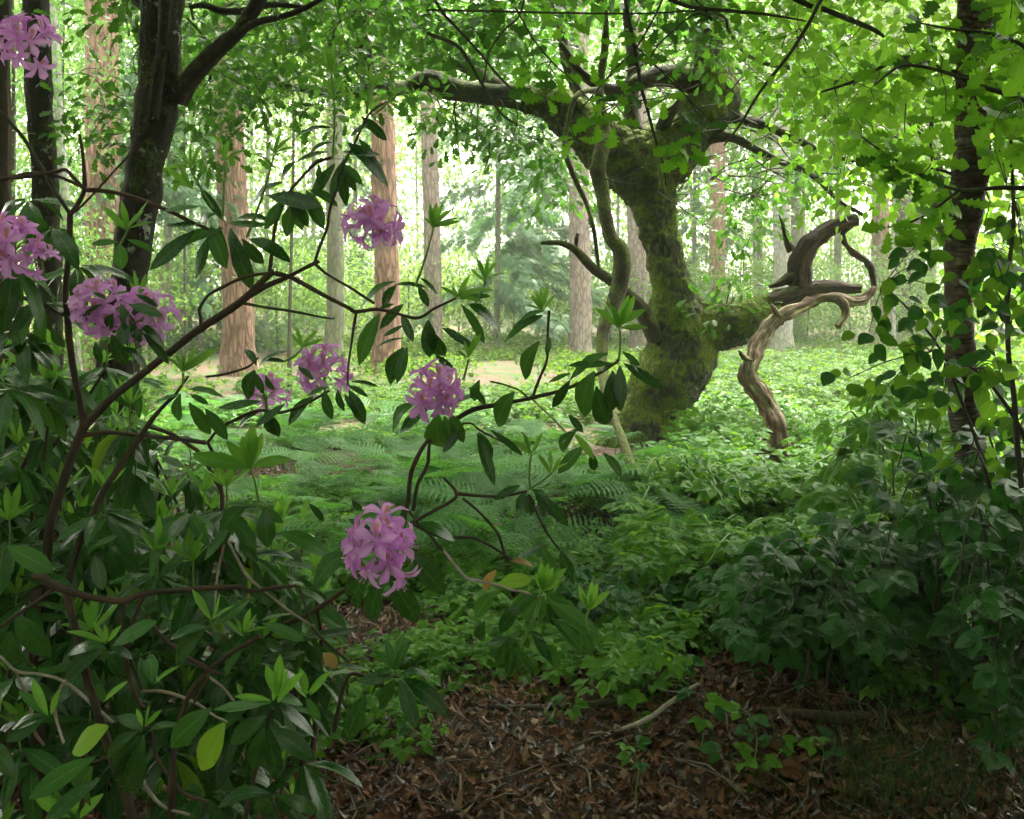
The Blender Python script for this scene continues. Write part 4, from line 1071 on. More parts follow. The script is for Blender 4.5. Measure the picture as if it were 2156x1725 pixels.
    stems = [[(2190, 1500, 9), (2170, 1200, 7), (2140, 900, 6), (2120, 650, 5), (2135, 420, 4), (2120, 200, 3)], [(2185, 1500, 8), (2130, 1200, 6), (2060, 950, 4), (1990, 760, 3), (1920, 660, 2.4), (1860, 600, 1.6)], [(2200, 1500, 8), (2190, 1100, 6), (2150, 900, 5), (2050, 780, 3), (1960, 740, 2)]]
    mb = MB()
    for i, s in enumerate(stems): tube(mb, PX([(a, b, c, 3.2) for a, b, c in s]), n=7, k=5, seed=i, wob=.02)
    for (x, y, d) in sp3:
        j = min(((abs(a - x) + abs(b - y), a, b) for s in stems for a, b, c in s))
        tube(mb, PX([(j[1], j[2], 1.6, 3.2), ((j[1] + x) / 2 + random.uniform(-8, 8), (j[2] + y) / 2 - 10, 1.3, d), (x, y, .9, d)]), n=4, k=3)
        for q in range(random.choice((5, 6, 7))):
            a = random.uniform(-.2, math.pi + .2) + (0 if random.random() < .6 else math.pi)
            D = np.array([math.cos(a), random.uniform(-.5, .5), -abs(math.sin(a)) * .7 - .1]); N = np.array([random.uniform(-.4, .4), -.6, random.uniform(.3, 1.1)])
            s = random.uniform(.042, .068)
            lv.put(np.array(P(x, y, d)) + D * .015 + rng.normal(size=3) * .03, frames(D[None], N[None])[0], (s, s, s), SERR[random.randrange(3)], 'bramble' if random.random() < .5 else 'cover')
    mb.build('stem', M['bk_twig'], t)
    lv.done(t, 300)
SERR = [serr(.40, 11, .13, .2, .3), serr(.36, 11, .13, .35, .4), serr(.43, 11, .13, .05, .2)]
near_oaks()

# unseen leaf masses added above and behind the view to shade the foreground
def overhead():
    trees = {o.name: o for o in COL.objects if o.get('category') == 'tree' and o.type == 'EMPTY'}
    for nm, x0, x1, y1, n in (('sycamore_tree', -9, -.8, 8.5, int(OVER * .3)), ('birch_tree', 1.0, 9, 3.6, OVER), ('oak_tree', .2, 4, 10, int(OVER * .6))):
        T = []
        while len(T) < n:
            x, y, z = random.uniform(x0, x1), random.uniform(-7, y1), random.uniform(4.2, 9)
            if y > 0 and (z - CH) / y * F < HZ + 90: continue
            T.append((x, y, z))
        mb = MB(); bulk_leaves(mb, np.array(T), 40, .5, .22, T_RHOMB)
        mb.build('shade_foliage', M['oak_dark'], trees[nm], kind='stuff')
OVER = 1800
overhead()

# ---------------------------------------------------------------- bracken, ground cover, brambles
def make_frond():
    out = []
    n = 13
    for i in range(n):
        t = .14 + .86 * i / n
        L = .40 * (1 - t) ** .8 * (1.1 if i else .8) + .012
        for s in (-1, 1):
            m = 5 if L > .12 else 3
            V, Fq = [(0, 0, 0)], []
            for j in range(m):
                u = (j + .25) / m; v = (j + .9) / m; w = .038 * (1 - u * .8) * (L / .3) ** .5
                k = len(V)
                V += [(u * L, w, -.008), (u * L, -w, -.008), (v * L, w * .28, 0), (v * L, -w * .28, 0)]
                Fq += [(k - 2 if j else 0, k - 1 if j else 0, k + 1, k), (k, k + 1, k + 3, k + 2)]
            k = len(V); V.append((L * 1.02, 0, 0)); Fq.append((k - 2, k - 1, k, k))
            V = np.array(V); V[:, 2] += -.5 * (V[:, 0]) ** 2 + .10 * V[:, 0]
            a = .16 * (1 + t) * s * 1.0
            a = abs(a)
            x = V[:, 0] * math.cos(a) - V[:, 1] * math.sin(a); y = V[:, 0] * math.sin(a) + V[:, 1] * math.cos(a)
            W = np.stack([s * x, y + t, V[:, 2] - .38 * t * t * t], -1)
            Fa = np.array(Fq)
            if s < 0: Fa = Fa[:, ::-1]
            out.append((W, Fa, np.zeros_like(W)))
    return merge_t(out)
T_FROND = make_frond()

def ferns():
    fm = []
    for v in range(3):
        mb = MB(); V = T_FROND[0].copy(); V[:, 0] += .08 * (v - 1) * V[:, 1] ** 2
        mb.add(V, T_FROND[1], T_FROND[2])
        mb.add(np.array([(-.006, -.35, -.35), (.006, -.35, -.35), (.005, 0, 0), (-.005, 0, 0), (.003, .5, -.03), (-.003, .5, -.03), (0, .98, -.31)]), np.array([(0, 1, 2, 3), (3, 2, 4, 5), (5, 4, 6, 6)]))
        fm.append(mb.mesh('bracken_frond', M['fern']))
    pts = []
    def area(n, x0, x1, y0, y1, lab):
        for _ in range(n):
            g = onground(random.uniform(x0, x1), random.uniform(y0, y1)); pts.append((g, lab))
    area(28, 350, 700, 880, 1010, 'behind the rhododendron stems left of the middle blossom'); area(46, 600, 1060, 900, 1110, 'in the open stand below the middle blossoms'); area(38, 950, 1330, 930, 1120, 'in front of the thin crooked stem'); area(14, 780, 1160, 1110, 1230, 'at the near edge, beside the lowest blossom')
    area(12, 1300, 1520, 980, 1120, 'at the foot of the old oak'); area(16, 300, 700, 1030, 1200, 'deep behind the left rhododendron foliage'); area(8, 1350, 1500, 1080, 1180, 'between the oak and the brambles on the right')
    for i, (g, lab) in enumerate(pts):
        t = thing('bracken_fern', 'feathery green bracken fern ' + lab, 'fern', g, 'bracken ferns ' + lab)
        a0 = random.uniform(0, 6.28)
        for k in range(random.choice((3, 4, 5))):
            o = bpy.data.objects.new('frond', fm[random.randrange(3)]); COL.objects.link(o); o.parent = t
            s = random.uniform(.30, .52)
            a = a0 + k * 1.8 + random.uniform(-.4, .4)
            o.matrix_basis = Matrix.Translation((math.cos(a + math.pi / 2) * .03, math.sin(a + math.pi / 2) * .03, .34 * s + random.uniform(.0, .12))) @ Matrix.Rotation(a, 4, 'Z') @ Matrix.Rotation(random.uniform(.0, .55), 4, 'X') @ Matrix.Rotation(random.uniform(-.35, .35), 4, 'Y') @ Matrix.Scale(s, 4)
ferns()

def ground_cover():
    rnd = random.Random(3)
    # sprigs: a thin stem with trifoliate or paired leaves
    mb = MB()
    def region(n, x0, x1, y0, y1, h, size, tm, mat=0, dens=None):
        pos = []
        tries = 0
        while len(pos) < n and tries < n * 6:
            tries += 1
            # uniform over the ground seen, not over the picture
            d0 = CH * F / (y1 - HZ); d1 = CH * F / (y0 - HZ)
            d = math.sqrt(rnd.uniform(d0 * d0, d1 * d1)); x = (rnd.uniform(x0, x1) - CX) / F * d
            if abs(x * F / d + CX - 1632) < 38 and 7.3 < d < 9.5: continue          # bare ground round the foot of the dead branch
            if abs(x * F / d + CX - 1352) < 72 and 7.6 < d < 10.6: continue         # and in front of the oak's foot
            g = vnoise(np.array([[x * 1.1, d * 1.1, 0]]), 12)[0]
            if g < (dens if dens is not None else .3): continue
            pos.append((x, d))
        pos = np.array(pos); z = gh(pos[:, 0], pos[:, 1])
        n = len(pos)
        hh = h * (.35 + .9 * rng.random(n))
        P3 = np.stack([pos[:, 0], pos[:, 1], z + hh * 0], -1)
        # leaves up the stem
        for lev, f in enumerate((.45, .75, 1.0)):
            c = P3.copy(); c[:, 2] += hh * f; c[:, :2] += rng.normal(size=(n, 2)) * .05
            a = rng.random(n) * 6.28
            D = np.stack([np.cos(a), np.sin(a), -.1 + .3 * rng.normal(size=n)], -1)
            N = rnd_unit(n) * .35 + np.array([0, -.25, 1.])
            s = size * (.7 + .6 * rng.random(n))
            scatter(mb, tm, c, frames(D, N), s, mat)
            if lev == 2:
                P3 = P3
                D2 = D * np.array([-1, -1, 1]); scatter(mb, tm, c, frames(D2, N), s * .8, mat)
        # stems
        D = np.stack([rng.normal(size=n) * .1, rng.normal(size=n) * .1, np.ones(n)], -1)
        scatter(mb, T_BLADE, P3, frames(D, rnd_unit(n)), np.stack([hh * 0 + .12, hh, hh * .3], -1), mat)
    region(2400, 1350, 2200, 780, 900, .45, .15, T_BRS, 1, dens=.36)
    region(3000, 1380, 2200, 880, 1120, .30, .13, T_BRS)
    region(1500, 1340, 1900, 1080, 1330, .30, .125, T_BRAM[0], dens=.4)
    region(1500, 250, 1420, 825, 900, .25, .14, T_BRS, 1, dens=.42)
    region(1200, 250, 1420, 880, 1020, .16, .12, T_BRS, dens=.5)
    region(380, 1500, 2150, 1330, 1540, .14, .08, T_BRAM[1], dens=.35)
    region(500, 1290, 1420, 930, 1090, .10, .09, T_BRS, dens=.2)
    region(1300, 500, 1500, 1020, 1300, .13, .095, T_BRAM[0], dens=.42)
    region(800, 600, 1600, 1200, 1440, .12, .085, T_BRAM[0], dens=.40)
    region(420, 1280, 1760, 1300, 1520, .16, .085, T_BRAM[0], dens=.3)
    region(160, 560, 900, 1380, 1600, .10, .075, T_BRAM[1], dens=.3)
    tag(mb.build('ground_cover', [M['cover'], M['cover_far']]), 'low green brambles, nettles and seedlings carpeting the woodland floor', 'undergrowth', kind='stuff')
    mb = MB()
    n = 5200
    d = np.sqrt(rng.uniform(14 ** 2, 34 ** 2, n)); x = rng.uniform(-.55, .55, n) * d
    g = fbm(np.stack([x * .5, d * .35, x * 0], -1), 2, 33)
    keep = g > .47; x, d = x[keep], d[keep]
    T = np.stack([x, d, gh(x, d) + .12], -1)
    bulk_leaves(mb, T, 12, .22, .13, T_RHOMB, zs=.35)
    tag(mb.build('ground_cover', M['cover_far']), 'patches of pale low plants on the straw-coloured floor of the clearing', 'undergrowth', kind='stuff')
ground_cover()

def litter():
    n = 80000
    d = 1.6 + 7.0 * rng.random(n) ** 1.25; x = rng.uniform(-.62, .62, n) * d
    z = gh(x, d)
    mb = MB()
    V, Fq, A = T_OAKS
    for k, tm in enumerate((strip_leaf([0, .2, .36, .5, .65, .8, 1.0], [.03, .24, .18, .38, .26, .34, .10], .35, .35, 1), strip_leaf([0, .2, .36, .5, .65, .8, 1.0], [.03, .22, .18, .36, .26, .32, .08], -.35, .6, 1), strip_leaf([0, .3, .65, 1], [.02, .34, .26, .01], .5, .8, 1), strip_leaf([0, .3, .65, 1], [.02, .3, .2, .01], -.8, -.5, 1))):
        s = slice(k, n, 4); m = len(x[s])
        pos = np.stack([x[s], d[s], z[s] + .012 + .03 * rng.random(m)], -1)
        a = rng.random(m) * 6.28
        D = np.stack([np.cos(a), np.sin(a), rng.normal(size=m) * .18], -1)
        N = rnd_unit(m) * .45 + np.array([0, 0, 1.])
        R = frames(D, N); sz = .014 + .030 * rng.random(m) ** 1.4; pick = rng.random(m)
        for mi, (a0, a1) in enumerate(((0, .58), (.58, .90), (.90, 1))):
            w = (pick >= a0) & (pick < a1)
            scatter(mb, tm, pos[w], R[w], sz[w], mi)
    tag(mb.build('leaf_litter', [M['litter'], M['litter_dark'], M['litter_pale']]), 'brown curled dead oak leaves covering the ground in the foreground', 'dead leaves', kind='stuff')
    # twigs lying about
    mb = MB()
    for _ in range(700):
        dd = 2 + 7 * random.random() ** 1.2; xx = random.uniform(-.3, .55) * dd; a = random.uniform(0, 3.14); L = random.uniform(.06, .35); z0 = ghf(xx, dd) + .03
        r = random.uniform(.0012, .004)
        tube(mb, [(xx, dd, z0, r), (xx + math.cos(a) * L * .5, dd + math.sin(a) * L * .5, z0 + random.uniform(0, .04), r), (xx + math.cos(a + .3) * L, dd + math.sin(a + .3) * L, z0 + random.uniform(-.01, .05), r * .5)], n=4, k=2, cap=False)
    tag(mb.build('fallen_twigs', M['deadtwig']), 'small dry twigs scattered over the dead leaves', 'twigs', kind='stuff')
litter()

def stick(lst, label, mat='deadtwig', name='fallen_stick', n=10, ridge=.2, ground=True, cat='stick'):
    pts = []
    for (x, y, r, lift) in lst:
        g = onground(x, y)
        # the lifted point stays on the same line of sight, a little nearer
        dd = g.y * (CH - ghf(g.x, g.y) - lift) / (CH - ghf(g.x, g.y))
        p = P(x, y, dd); pts.append((p.x, p.y, p.z, r / F * dd))
    mb = MB(); tube(mb, pts, n=n, k=6, ridge=ridge, seed=int(lst[0][0]) % 17)
    return tag(mb.build(name, M[mat]), label, cat)
stick([(985, 1480, 3, .02), (1045, 1490, 6, .03), (1120, 1490, 6, .03), (1200, 1488, 7, .03), (1290, 1478, 6, .04), (1345, 1470, 3, .05)], 'dark straight stick lying across the dead leaves in the middle foreground', 'bk_twig')
stick([(1241, 1545, 2, .02), (1310, 1535, 4, .03), (1370, 1510, 5, .08), (1410, 1480, 5, .12), (1470, 1440, 3, .2)], 'pale thin stick slanting up to the right from the leaf litter', 'bk_twig_pale')
stick([(1510, 1300, 6, .02), (1535, 1268, 8, .1), (1575, 1232, 9, .18), (1620, 1208, 9, .22), (1665, 1199, 8, .22), (1720, 1198, 7, .18), (1760, 1215, 5, .1)], 'arched brown fallen branch among the brambles at the right', 'bk_brown')
stick([(1600, 1496, 8, .04), (1660, 1500, 10, .05), (1722, 1508, 12, .05), (1800, 1512, 13, .05), (1900, 1500, 10, .04)], 'rotten dark fallen branch with a reddish split lying under the brambles', 'bk_brown')
stick([(1490, 1330, 3, .05), (1560, 1318, 4, .06), (1640, 1310, 4, .08), (1720, 1290, 3, .1)], 'thin straight brown stick lying below the arched branch', 'deadtwig')
stick([(1640, 1495, 5, .1), (1665, 1530, 5, .04), (1690, 1560, 5, .02), (1712, 1582, 3, .01)], 'short broken stick pointing down right from the rotten branch', 'deadtwig')
stick([(1250, 1680, 2, .02), (1160, 1665, 3, .02), (1090, 1650, 2, .02)], 'small thin twig lying in the leaf litter at the bottom centre', 'bk_twig')
stick([(1340, 1468, 3, .03), (1375, 1432, 5, .1), (1400, 1400, 4, .16)], 'short dark broken stick rising from the right end of the straight stick', 'bk_twig')

def moss_cushion(x, y, r, label, hh=.35):
    g = onground(x, y); R = r / F * g.y
    mb = MB()
    n = 2600
    a = rng.random(n) * 6.28; q = np.sqrt(rng.random(n)) * R * (1 + .35 * np.sin(a * 3 + x)); 
    X, Y = g.x + np.cos(a) * q, g.y + np.sin(a) * q * .8
    Z = gh(X, Y) + R * hh * np.clip(1 - (q / R) ** 2, 0, 1) * (.6 + .8 * vnoise(np.stack([X * 40, Y * 40, X * 0], -1), 2))
    D = rnd_unit(n) * .7 + np.array([0, -.2, 1.])
    scatter(mb, T_TRI, np.stack([X, Y, Z], -1), frames(D, rnd_unit(n)), .012 + .012 * rng.random(n))
    u = np.linspace(0, 1, 7); v = np.arange(16) / 16 * 6.283
    V = np.array([(g.x + math.cos(b) * R * s * .95, g.y + math.sin(b) * R * s * .78, ghf(g.x, g.y) - .01 + R * hh * (1 - s * s) * (.8 + .3 * math.sin(b * 3 + s * 5))) for s in u for b in v])
    Fq = [(i * 16 + j, i * 16 + (j + 1) % 16, (i + 1) * 16 + (j + 1) % 16, (i + 1) * 16 + j) for i in range(6) for j in range(16)]
    mb.add(V, Fq)
    tag(mb.build('moss_cushion', M['moss']), label, 'moss')
moss_cushion(1066, 1446, 40, 'olive moss cushion just above the dark straight stick, left one')
moss_cushion(1128, 1472, 34, 'olive moss cushion touching the dark straight stick')
moss_cushion(694, 1690, 26, 'small round moss cushion at the bottom left in the leaves')
moss_cushion(1586, 1652, 62, 'flat green moss patch on the leaf litter at the lower right', .15)
moss_cushion(985, 1650, 38, 'flat thin moss patch at the bottom centre', .15)
moss_cushion(1345, 1600, 26, 'small dark moss patch in the middle of the leaf litter', .2)

def fallen_leaf(x, y, size, label, tm, rot):
    g = onground(x, y, .035)
    mb = MB()
    D = np.array([[math.cos(rot), math.sin(rot), .15]]); N = np.array([[.1, -.5, 1]])
    scatter(mb, tm, np.array([g]), frames(D, N), np.array([size]))
    tag(mb.build('fallen_leaf', M['litter']), label, 'dead leaf')
DL = strip_leaf(RT, [.03, .2, .3, .33, .26, .12, .02], .3, .7, 2)
fallen_leaf(1795, 1700, .13, 'large brown dead leaf standing on edge beside the grass tuft', DL, 1.9)
fallen_leaf(1640, 1650, .11, 'long curled dead leaf with a pale edge by the moss patch', DL, .1)
fallen_leaf(1545, 1650, .085, 'pale buff crumpled leaf left of the moss patch', T_OAK[1], .6)

def grass():
    t = thing('grass_tuft', 'tuft of thin dark grass blades at the bottom right', 'grass', onground(1900, 1690))
    mb = MB()
    for i in range(260):
        g = onground(random.gauss(1930, 130), random.gauss(1705, 45)); a = random.uniform(0, 6.28); L = random.uniform(.12, .34); b = random.uniform(.15, .8)
        if i > 235: g = onground(random.uniform(1760, 2000), 1700); L = random.uniform(.35, .55); b = .4; a = random.choice((.6, 2.5, 1.2, 2.0))
        pts = [(g.x + math.cos(a) * L * b * q * q, g.y + math.sin(a) * L * b * q * q, g.z + L * (q - .3 * b * q * q), .0013 * (1.05 - q)) for q in (0, .3, .6, .85, 1)]
        tube(mb, pts, n=3, k=1, cap=False)
    mb.build('blades', M['grass'], t, kind='stuff')
    # strappy sprout in the middle
    t = thing('strappy_plant', 'small plant of arching strap leaves in the leaf litter below the stick', 'plant', onground(1160, 1535))
    for (x, y, dx, dy) in ((1180, 1500, -50, -2), (1150, 1528, -42, 12), (1150, 1520, -50, 22), (1160, 1520, -20, -28), (1168, 1525, 2, -55), (1172, 1525, 30, -50), (1178, 1535, 6, 40), (1163, 1525, -30, 4)):
        g = onground(1165, 1530)
        a = P(x + dx, y + dy, g.y); b = g
        mb = MB(); m = (a + b) / 2 + Vector((0, 0, .035))
        V = []
        for q in np.linspace(0, 1, 6):
            p = b * (1 - q) ** 2 + m * 2 * q * (1 - q) + a * q * q; w = .004 * (1 - q * .8)
            V += [(p.x - w, p.y, p.z), (p.x + w, p.y - .002, p.z + .001)]
        mb.add(V, [(2 * i, 2 * i + 1, 2 * i + 3, 2 * i + 2) for i in range(5)]); mb.build('leaf', M['fern'], t)
grass()

def bramble(label, canes, size, n_leaf, mat='bramble', group='dark brambles at the lower right', parts=300, base=None, name='bramble_bush', tm=None, facing=.5):
    tm = tm or T_BRAM
    roots = []
    mb = MB(); lv = Leaves()
    for i, c in enumerate(canes):
        C, R = tube(mb, PX(c), n=6, k=6, seed=i, wob=.03)
        for _ in range(n_leaf):
            j = random.randrange(1, len(C)); p = C[j]
            a = random.uniform(0, 6.28)
            D = np.array([math.cos(a), math.sin(a) * .8 - .25, random.uniform(-.5, .2)]); N = np.array([random.uniform(-.35, .35), -facing + random.uniform(-.3, .3), 1.0])
            s = size * random.uniform(.7, 1.25)
            lv.put(p, frames(D[None], N[None])[0], (s, s, s), random.choice(tm), mat)
    b = base if base is not None else Vector(PX(canes[0])[0][:3])
    t = thing(name, label, 'bramble', b, group)
    mb.build('cane', M['bk_twig'] if mat == 'bramble' else M['stem_new'], t)
    lv.done(t, parts)
    return t

def brambles():
    def canes(n, x0, x1, ytop0, ytop1, d0, d1, reach=180):
        out = []
        for _ in range(n):
            d = random.uniform(d0, d1); x = random.uniform(x0, x1); yt = random.uniform(ytop0, ytop1)
            yb = HZ + CH * F / d
            s = random.choice((-1, 1)) * random.uniform(.3, 1) * reach
            out.append([(x, yb + 5, 2.6, d), (x + s * .15, yb - (yb - yt) * .6, 2.6, d), (x + s * .5, yt, 2.2, d - .1), (x + s * .85, yt + (yb - yt) * .12, 1.6, d - .25), (x + s * 1.2, yt + (yb - yt) * .4, 1.0, d - .4)])
        return out
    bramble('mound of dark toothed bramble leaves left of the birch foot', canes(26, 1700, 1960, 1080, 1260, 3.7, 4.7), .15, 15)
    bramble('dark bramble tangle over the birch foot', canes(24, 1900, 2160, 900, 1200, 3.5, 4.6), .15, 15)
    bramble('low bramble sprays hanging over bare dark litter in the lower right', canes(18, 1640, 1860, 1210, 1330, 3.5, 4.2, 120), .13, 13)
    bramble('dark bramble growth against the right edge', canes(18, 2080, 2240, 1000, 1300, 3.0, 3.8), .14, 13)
    bramble('sunlit bramble bank between the dead branch and the birch', canes(34, 1800, 2060, 800, 960, 5.6, 8.2, 110) + canes(14, 1700, 1820, 960, 1060, 5.2, 7, 60), .17, 13, 'cover', 'sunlit brambles behind the dead branch')  # sunlit brambles take the lighter leaf; light put into its colour
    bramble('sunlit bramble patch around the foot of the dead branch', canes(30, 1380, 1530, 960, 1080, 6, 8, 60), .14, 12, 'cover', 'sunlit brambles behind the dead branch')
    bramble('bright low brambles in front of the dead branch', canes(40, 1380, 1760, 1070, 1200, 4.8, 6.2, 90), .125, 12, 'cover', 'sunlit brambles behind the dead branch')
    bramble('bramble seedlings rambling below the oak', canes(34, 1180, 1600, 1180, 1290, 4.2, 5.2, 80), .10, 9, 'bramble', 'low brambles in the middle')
    # single seedlings on the litter
    for (x, yt, yb, s, k, lab) in ((1470, 1470, 1600, .10, 4, 'young bramble with bright toothed leaves right of centre in the litter'), (1540, 1585, 1640, .10, 3, 'bramble seedling with three dark leaves left of the moss patch'),
                                   (1580, 1500, 1640, .09, 5, 'tall thin bramble shoot standing alone left of the rotten branch'), (1720, 1545, 1650, .08, 4, 'bramble seedling leaning right of the broken stick'),
                                   (2080, 1470, 1560, .11, 5, 'pale green bramble sprig under the birch at the right'), (1200, 1475, 1530, .08, 3, 'greyish bramble sprig just above the strappy plant'),
                                   (1430, 1385, 1450, .11, 4, 'bramble sprig behind the pale slanting stick'), (1330, 1560, 1700, .07, 4, 'small ash seedling with narrow leaflets in the litter'),
                                   (880, 1540, 1600, .07, 4, 'bramble sprig under the rhododendron in the lower left of the bare patch'), (1640, 1560, 1600, .07, 3, 'small low bramble leaves right of the tall thin shoot')):
        g = onground(x, yb); d = g.y
        mb = MB(); C, R = tube(mb, [(g.x, g.y, g.z - .01, .0022), (g.x + .02, g.y, g.z + (yb - yt) / F * d * .6, .0018), (g.x - .01, g.y - .02, g.z + (yb - yt) / F * d, .001)], n=5, k=4)
        t = thing('bramble_seedling', lab, 'seedling', g, 'seedlings on the leaf litter')
        mb.build('stem', M['stem_new'], t)
        lv = Leaves()
        for i in range(k):
            a = i * 2.3 + x; D = np.array([math.cos(a), math.sin(a) - .2, random.uniform(-.1, .4)]); N = np.array([0, -.5, 1.])
            lv.put(C[-1 - (i // 2) * 3], frames(D[None], N[None])[0], (s, s, s), random.choice(T_BRAM), 'bramble' if i % 2 else 'cover')
        lv.done(t)
brambles()

# ---------------------------------------------------------------- rhododendrons in front
def floret_mesh(v):
    mb = MB(); r = random.Random(v)
    for p in range(5):
        phi = math.pi / 2 + p * 2 * math.pi / 5 + r.uniform(-.08, .08)
        er = np.array([math.cos(phi), math.sin(phi), 0]); et = np.array([-math.sin(phi), math.cos(phi), 0]); ez = np.array([0, 0, 1.])
        ts = [0, .2, .38, .52, .66, .8, .92, 1.0]; V, A = [], []
        cup = r.uniform(-.06, .12); rec = r.uniform(.05, .35)
        for t in ts:
            if t < .38: rr = .05 + .28 * t; z = 1.55 * t; w = .045 + .25 * t
            else:
                u = (t - .38) / .62
                rr = .156 + .95 * u; z = .589 + .30 * math.sin(u * 1.9) - rec * u * u * .7; w = (.09 + .16 * math.sin(min(1, u * 1.1) * math.pi * .80)) * (1 if u < .8 else max(.12, (1 - u) / .2 * .8 + .12))
            for c in (-1, -.5, 0, .5, 1):
                zz = z + cup * c * c - .05 * (1 - c * c) + (.035 * math.sin(t * 14 + c * 5 + v + p) * abs(c) if t > .4 else 0)
                rad = rr * (1 - .10 * c * c * (t > .38)) if t > .38 else rr * math.cos(c * .6)
                V.append(er * rad + et * c * w + ez * zz); A.append((c, t, p * .2))
        Fq = [(i * 5 + j, i * 5 + j + 1, i * 5 + j + 6, i * 5 + j + 5) for i in range(len(ts) - 1) for j in range(4)]
        mb.add(np.array(V), Fq, np.array(A), 0)
    for k in range(7):
        a = -1.57 + r.uniform(-.9, .9); q = r.uniform(.12, .3)
        c, s = math.cos(a), math.sin(a)
        tube(mb, [(0, 0, .2, .012), (c * q * .4, s * q * .4, .8, .010), (c * q, s * q, 1.05 + r.uniform(0, .15), .009), (c * q * 1.1, s * q * .8, 1.22, .016)], n=4, k=1, cap=True, mi=1)
    return mb.mesh('rhododendron_flower', [M['petal'], M['stamen']])
FLO = [floret_mesh(v) for v in range(4)]

def truss(root, x, y, r, d, n=13, face=(0, -1, .35)):
    c = P(x, y, d); R = r / F * d
    f = Vector(face).normalized()
    mb = MB(); spots = []
    tries = 0
    while len(spots) < n and tries < 4000:
        tries += 1
        v = Vector(rnd_unit(1)[0])
        if v.dot(f) < -.25: continue
        if all(v.angle(s) > .84 - tries * .00006 for s in spots): spots.append(v)
    for s in spots:
        e = c + s * R * .42 + Vector((0, 0, -.05 * R))
        tube(mb, [(c.x, c.y, c.z - .15 * R, .0014), ((c.x + e.x) / 2, (c.y + e.y) / 2, (c.z + e.z) / 2 + .02 * R, .0013), (e.x, e.y, e.z, .0013)], n=4, k=2)
    tube(mb, [(c.x, c.y + .01, c.z - .9 * R, .0035), (c.x, c.y, c.z - .1 * R, .0035)], n=6, k=1)
    tr = mb.build('flower_truss', M['stem_new'], root)
    for s in spots:
        o = bpy.data.objects.new('flower', FLO[random.randrange(4)]); COL.objects.link(o)
        o.parent = tr; o.matrix_parent_inverse = wm(tr).inverted()
        s = (s + Vector(rnd_unit(1)[0]) * .38 + f * .25).normalized(); up = Vector((0, 0, 1)); side = up.cross(s).normalized(); u2 = s.cross(side)
        rot = Matrix((side, u2, s)).transposed().to_4x4() @ Matrix.Rotation(random.uniform(-.35, .35), 4, 'Z')
        sz = R * random.uniform(.50, .66)
        o.matrix_basis = Matrix.Translation(c + s * R * random.uniform(.30, .60) + Vector((0, 0, -.04 * R))) @ rot @ Matrix.Scale(sz, 4)

KM = {'d': ('rh_dark', T_RHODO), 'm': ('rh_mid', T_RHODO), 'l': ('rh_new', T_NEW), 'y': ('rh_yel', T_RHODO), 'b': ('rh_brown', T_RHODO)}
def leaf_px(lv, bx, by, tx, ty, kind, d, w=1.0, dd=None, face=None):
    L2 = math.hypot(tx - bx, ty - by) / F * d
    if dd is None: dd = random.uniform(-.25, .35) * L2
    B = np.array(P(bx, by, d)); T = np.array(P(tx, ty, d - dd))
    D = T - B; L = np.linalg.norm(D)
    steep = max(0, -D[2] / L)
    if face is None: face = random.uniform(.35, 1.0) + steep * .8
    N = np.array([random.uniform(-.35, .35), -face, 1.0 - steep * .4])
    mat, tm = KM[kind]
    t = random.choice(tm)
    lv.put(B, frames(D[None], N[None])[0], (L * w, L, L), t, mat)

def rosette(lv, x, y, d, n=9, L=.135, kind='d', new=False, drop=.35, stem=None):
    c = np.array(P(x, y, d)); a0 = random.uniform(0, 6.28)
    mat, tm = KM[kind]
    for i in range(n):
        a = a0 + i * 2.399; e = random.uniform(-drop - .45, -drop + .45)
        D = np.array([math.cos(a) * math.cos(e), math.sin(a) * math.cos(e), math.sin(e)])
        N = np.array([0, 0, 1.]) + rnd_unit(1)[0] * .35 + np.array([0, -.35, 0])
        l = L * random.uniform(.6, 1.2)
        kk = mat if random.random() < .85 else ('rh_mid' if kind == 'd' else 'rh_dark')
        if random.random() < .012: kk = 'rh_yel'
        lv.put(c + D * .008, frames(D[None], N[None])[0], (l * random.uniform(.68, 1.05), l, l), random.choice(tm), kk)
    if new: shoot(lv, x, y, d, stem)

def shoot(lv, x, y, d, stem=None, n=8, L=.075, h=.05, kind='l', up=1.0):
    c = np.array(P(x, y, d)) + np.array([0, 0, h]); a0 = random.uniform(0, 6.28)
    if stem is not None: stem.append([(c[0], c[1], c[2] - h - .01, .0025), (c[0] + random.uniform(-.004, .004), c[1], c[2] - h * .5, .0022), (c[0], c[1], c[2] + .004, .002)])
    mat, tm = KM[kind]
    for i in range(n):
        a = a0 + i * 2.399; e = random.uniform(.35, 1.25) * up
        D = np.array([math.cos(a) * math.cos(e), math.sin(a) * math.cos(e), math.sin(e)])
        N = np.array([-math.cos(a) * .6, -math.sin(a) * .6 - .3, 1.0])
        l = L * random.uniform(.65, 1.15)
        lv.put(c, frames(D[None], N[None])[0], (l, l, l), random.choice(tm), mat)

def branch(root, lst, d, mat='bk_rh', name='branch', n=9, wob=.012, sc=1.0):
    mb = MB(); pts = PX([(a[0], a[1], a[2] * sc * .86) + ((a[3],) if len(a) > 3 else ()) for a in lst], d)
    tube(mb, pts, n=n, k=5, ridge=.16, seed=int(lst[0][0]) % 19, wob=wob, amp=.002, ak=40)
    mb.build(name, M[mat], root)

def green_stems(t, st):
    for s in st:
        mb = MB(); tube(mb, s, n=5, k=2); mb.build('green_stem', M['stem_new'], t)

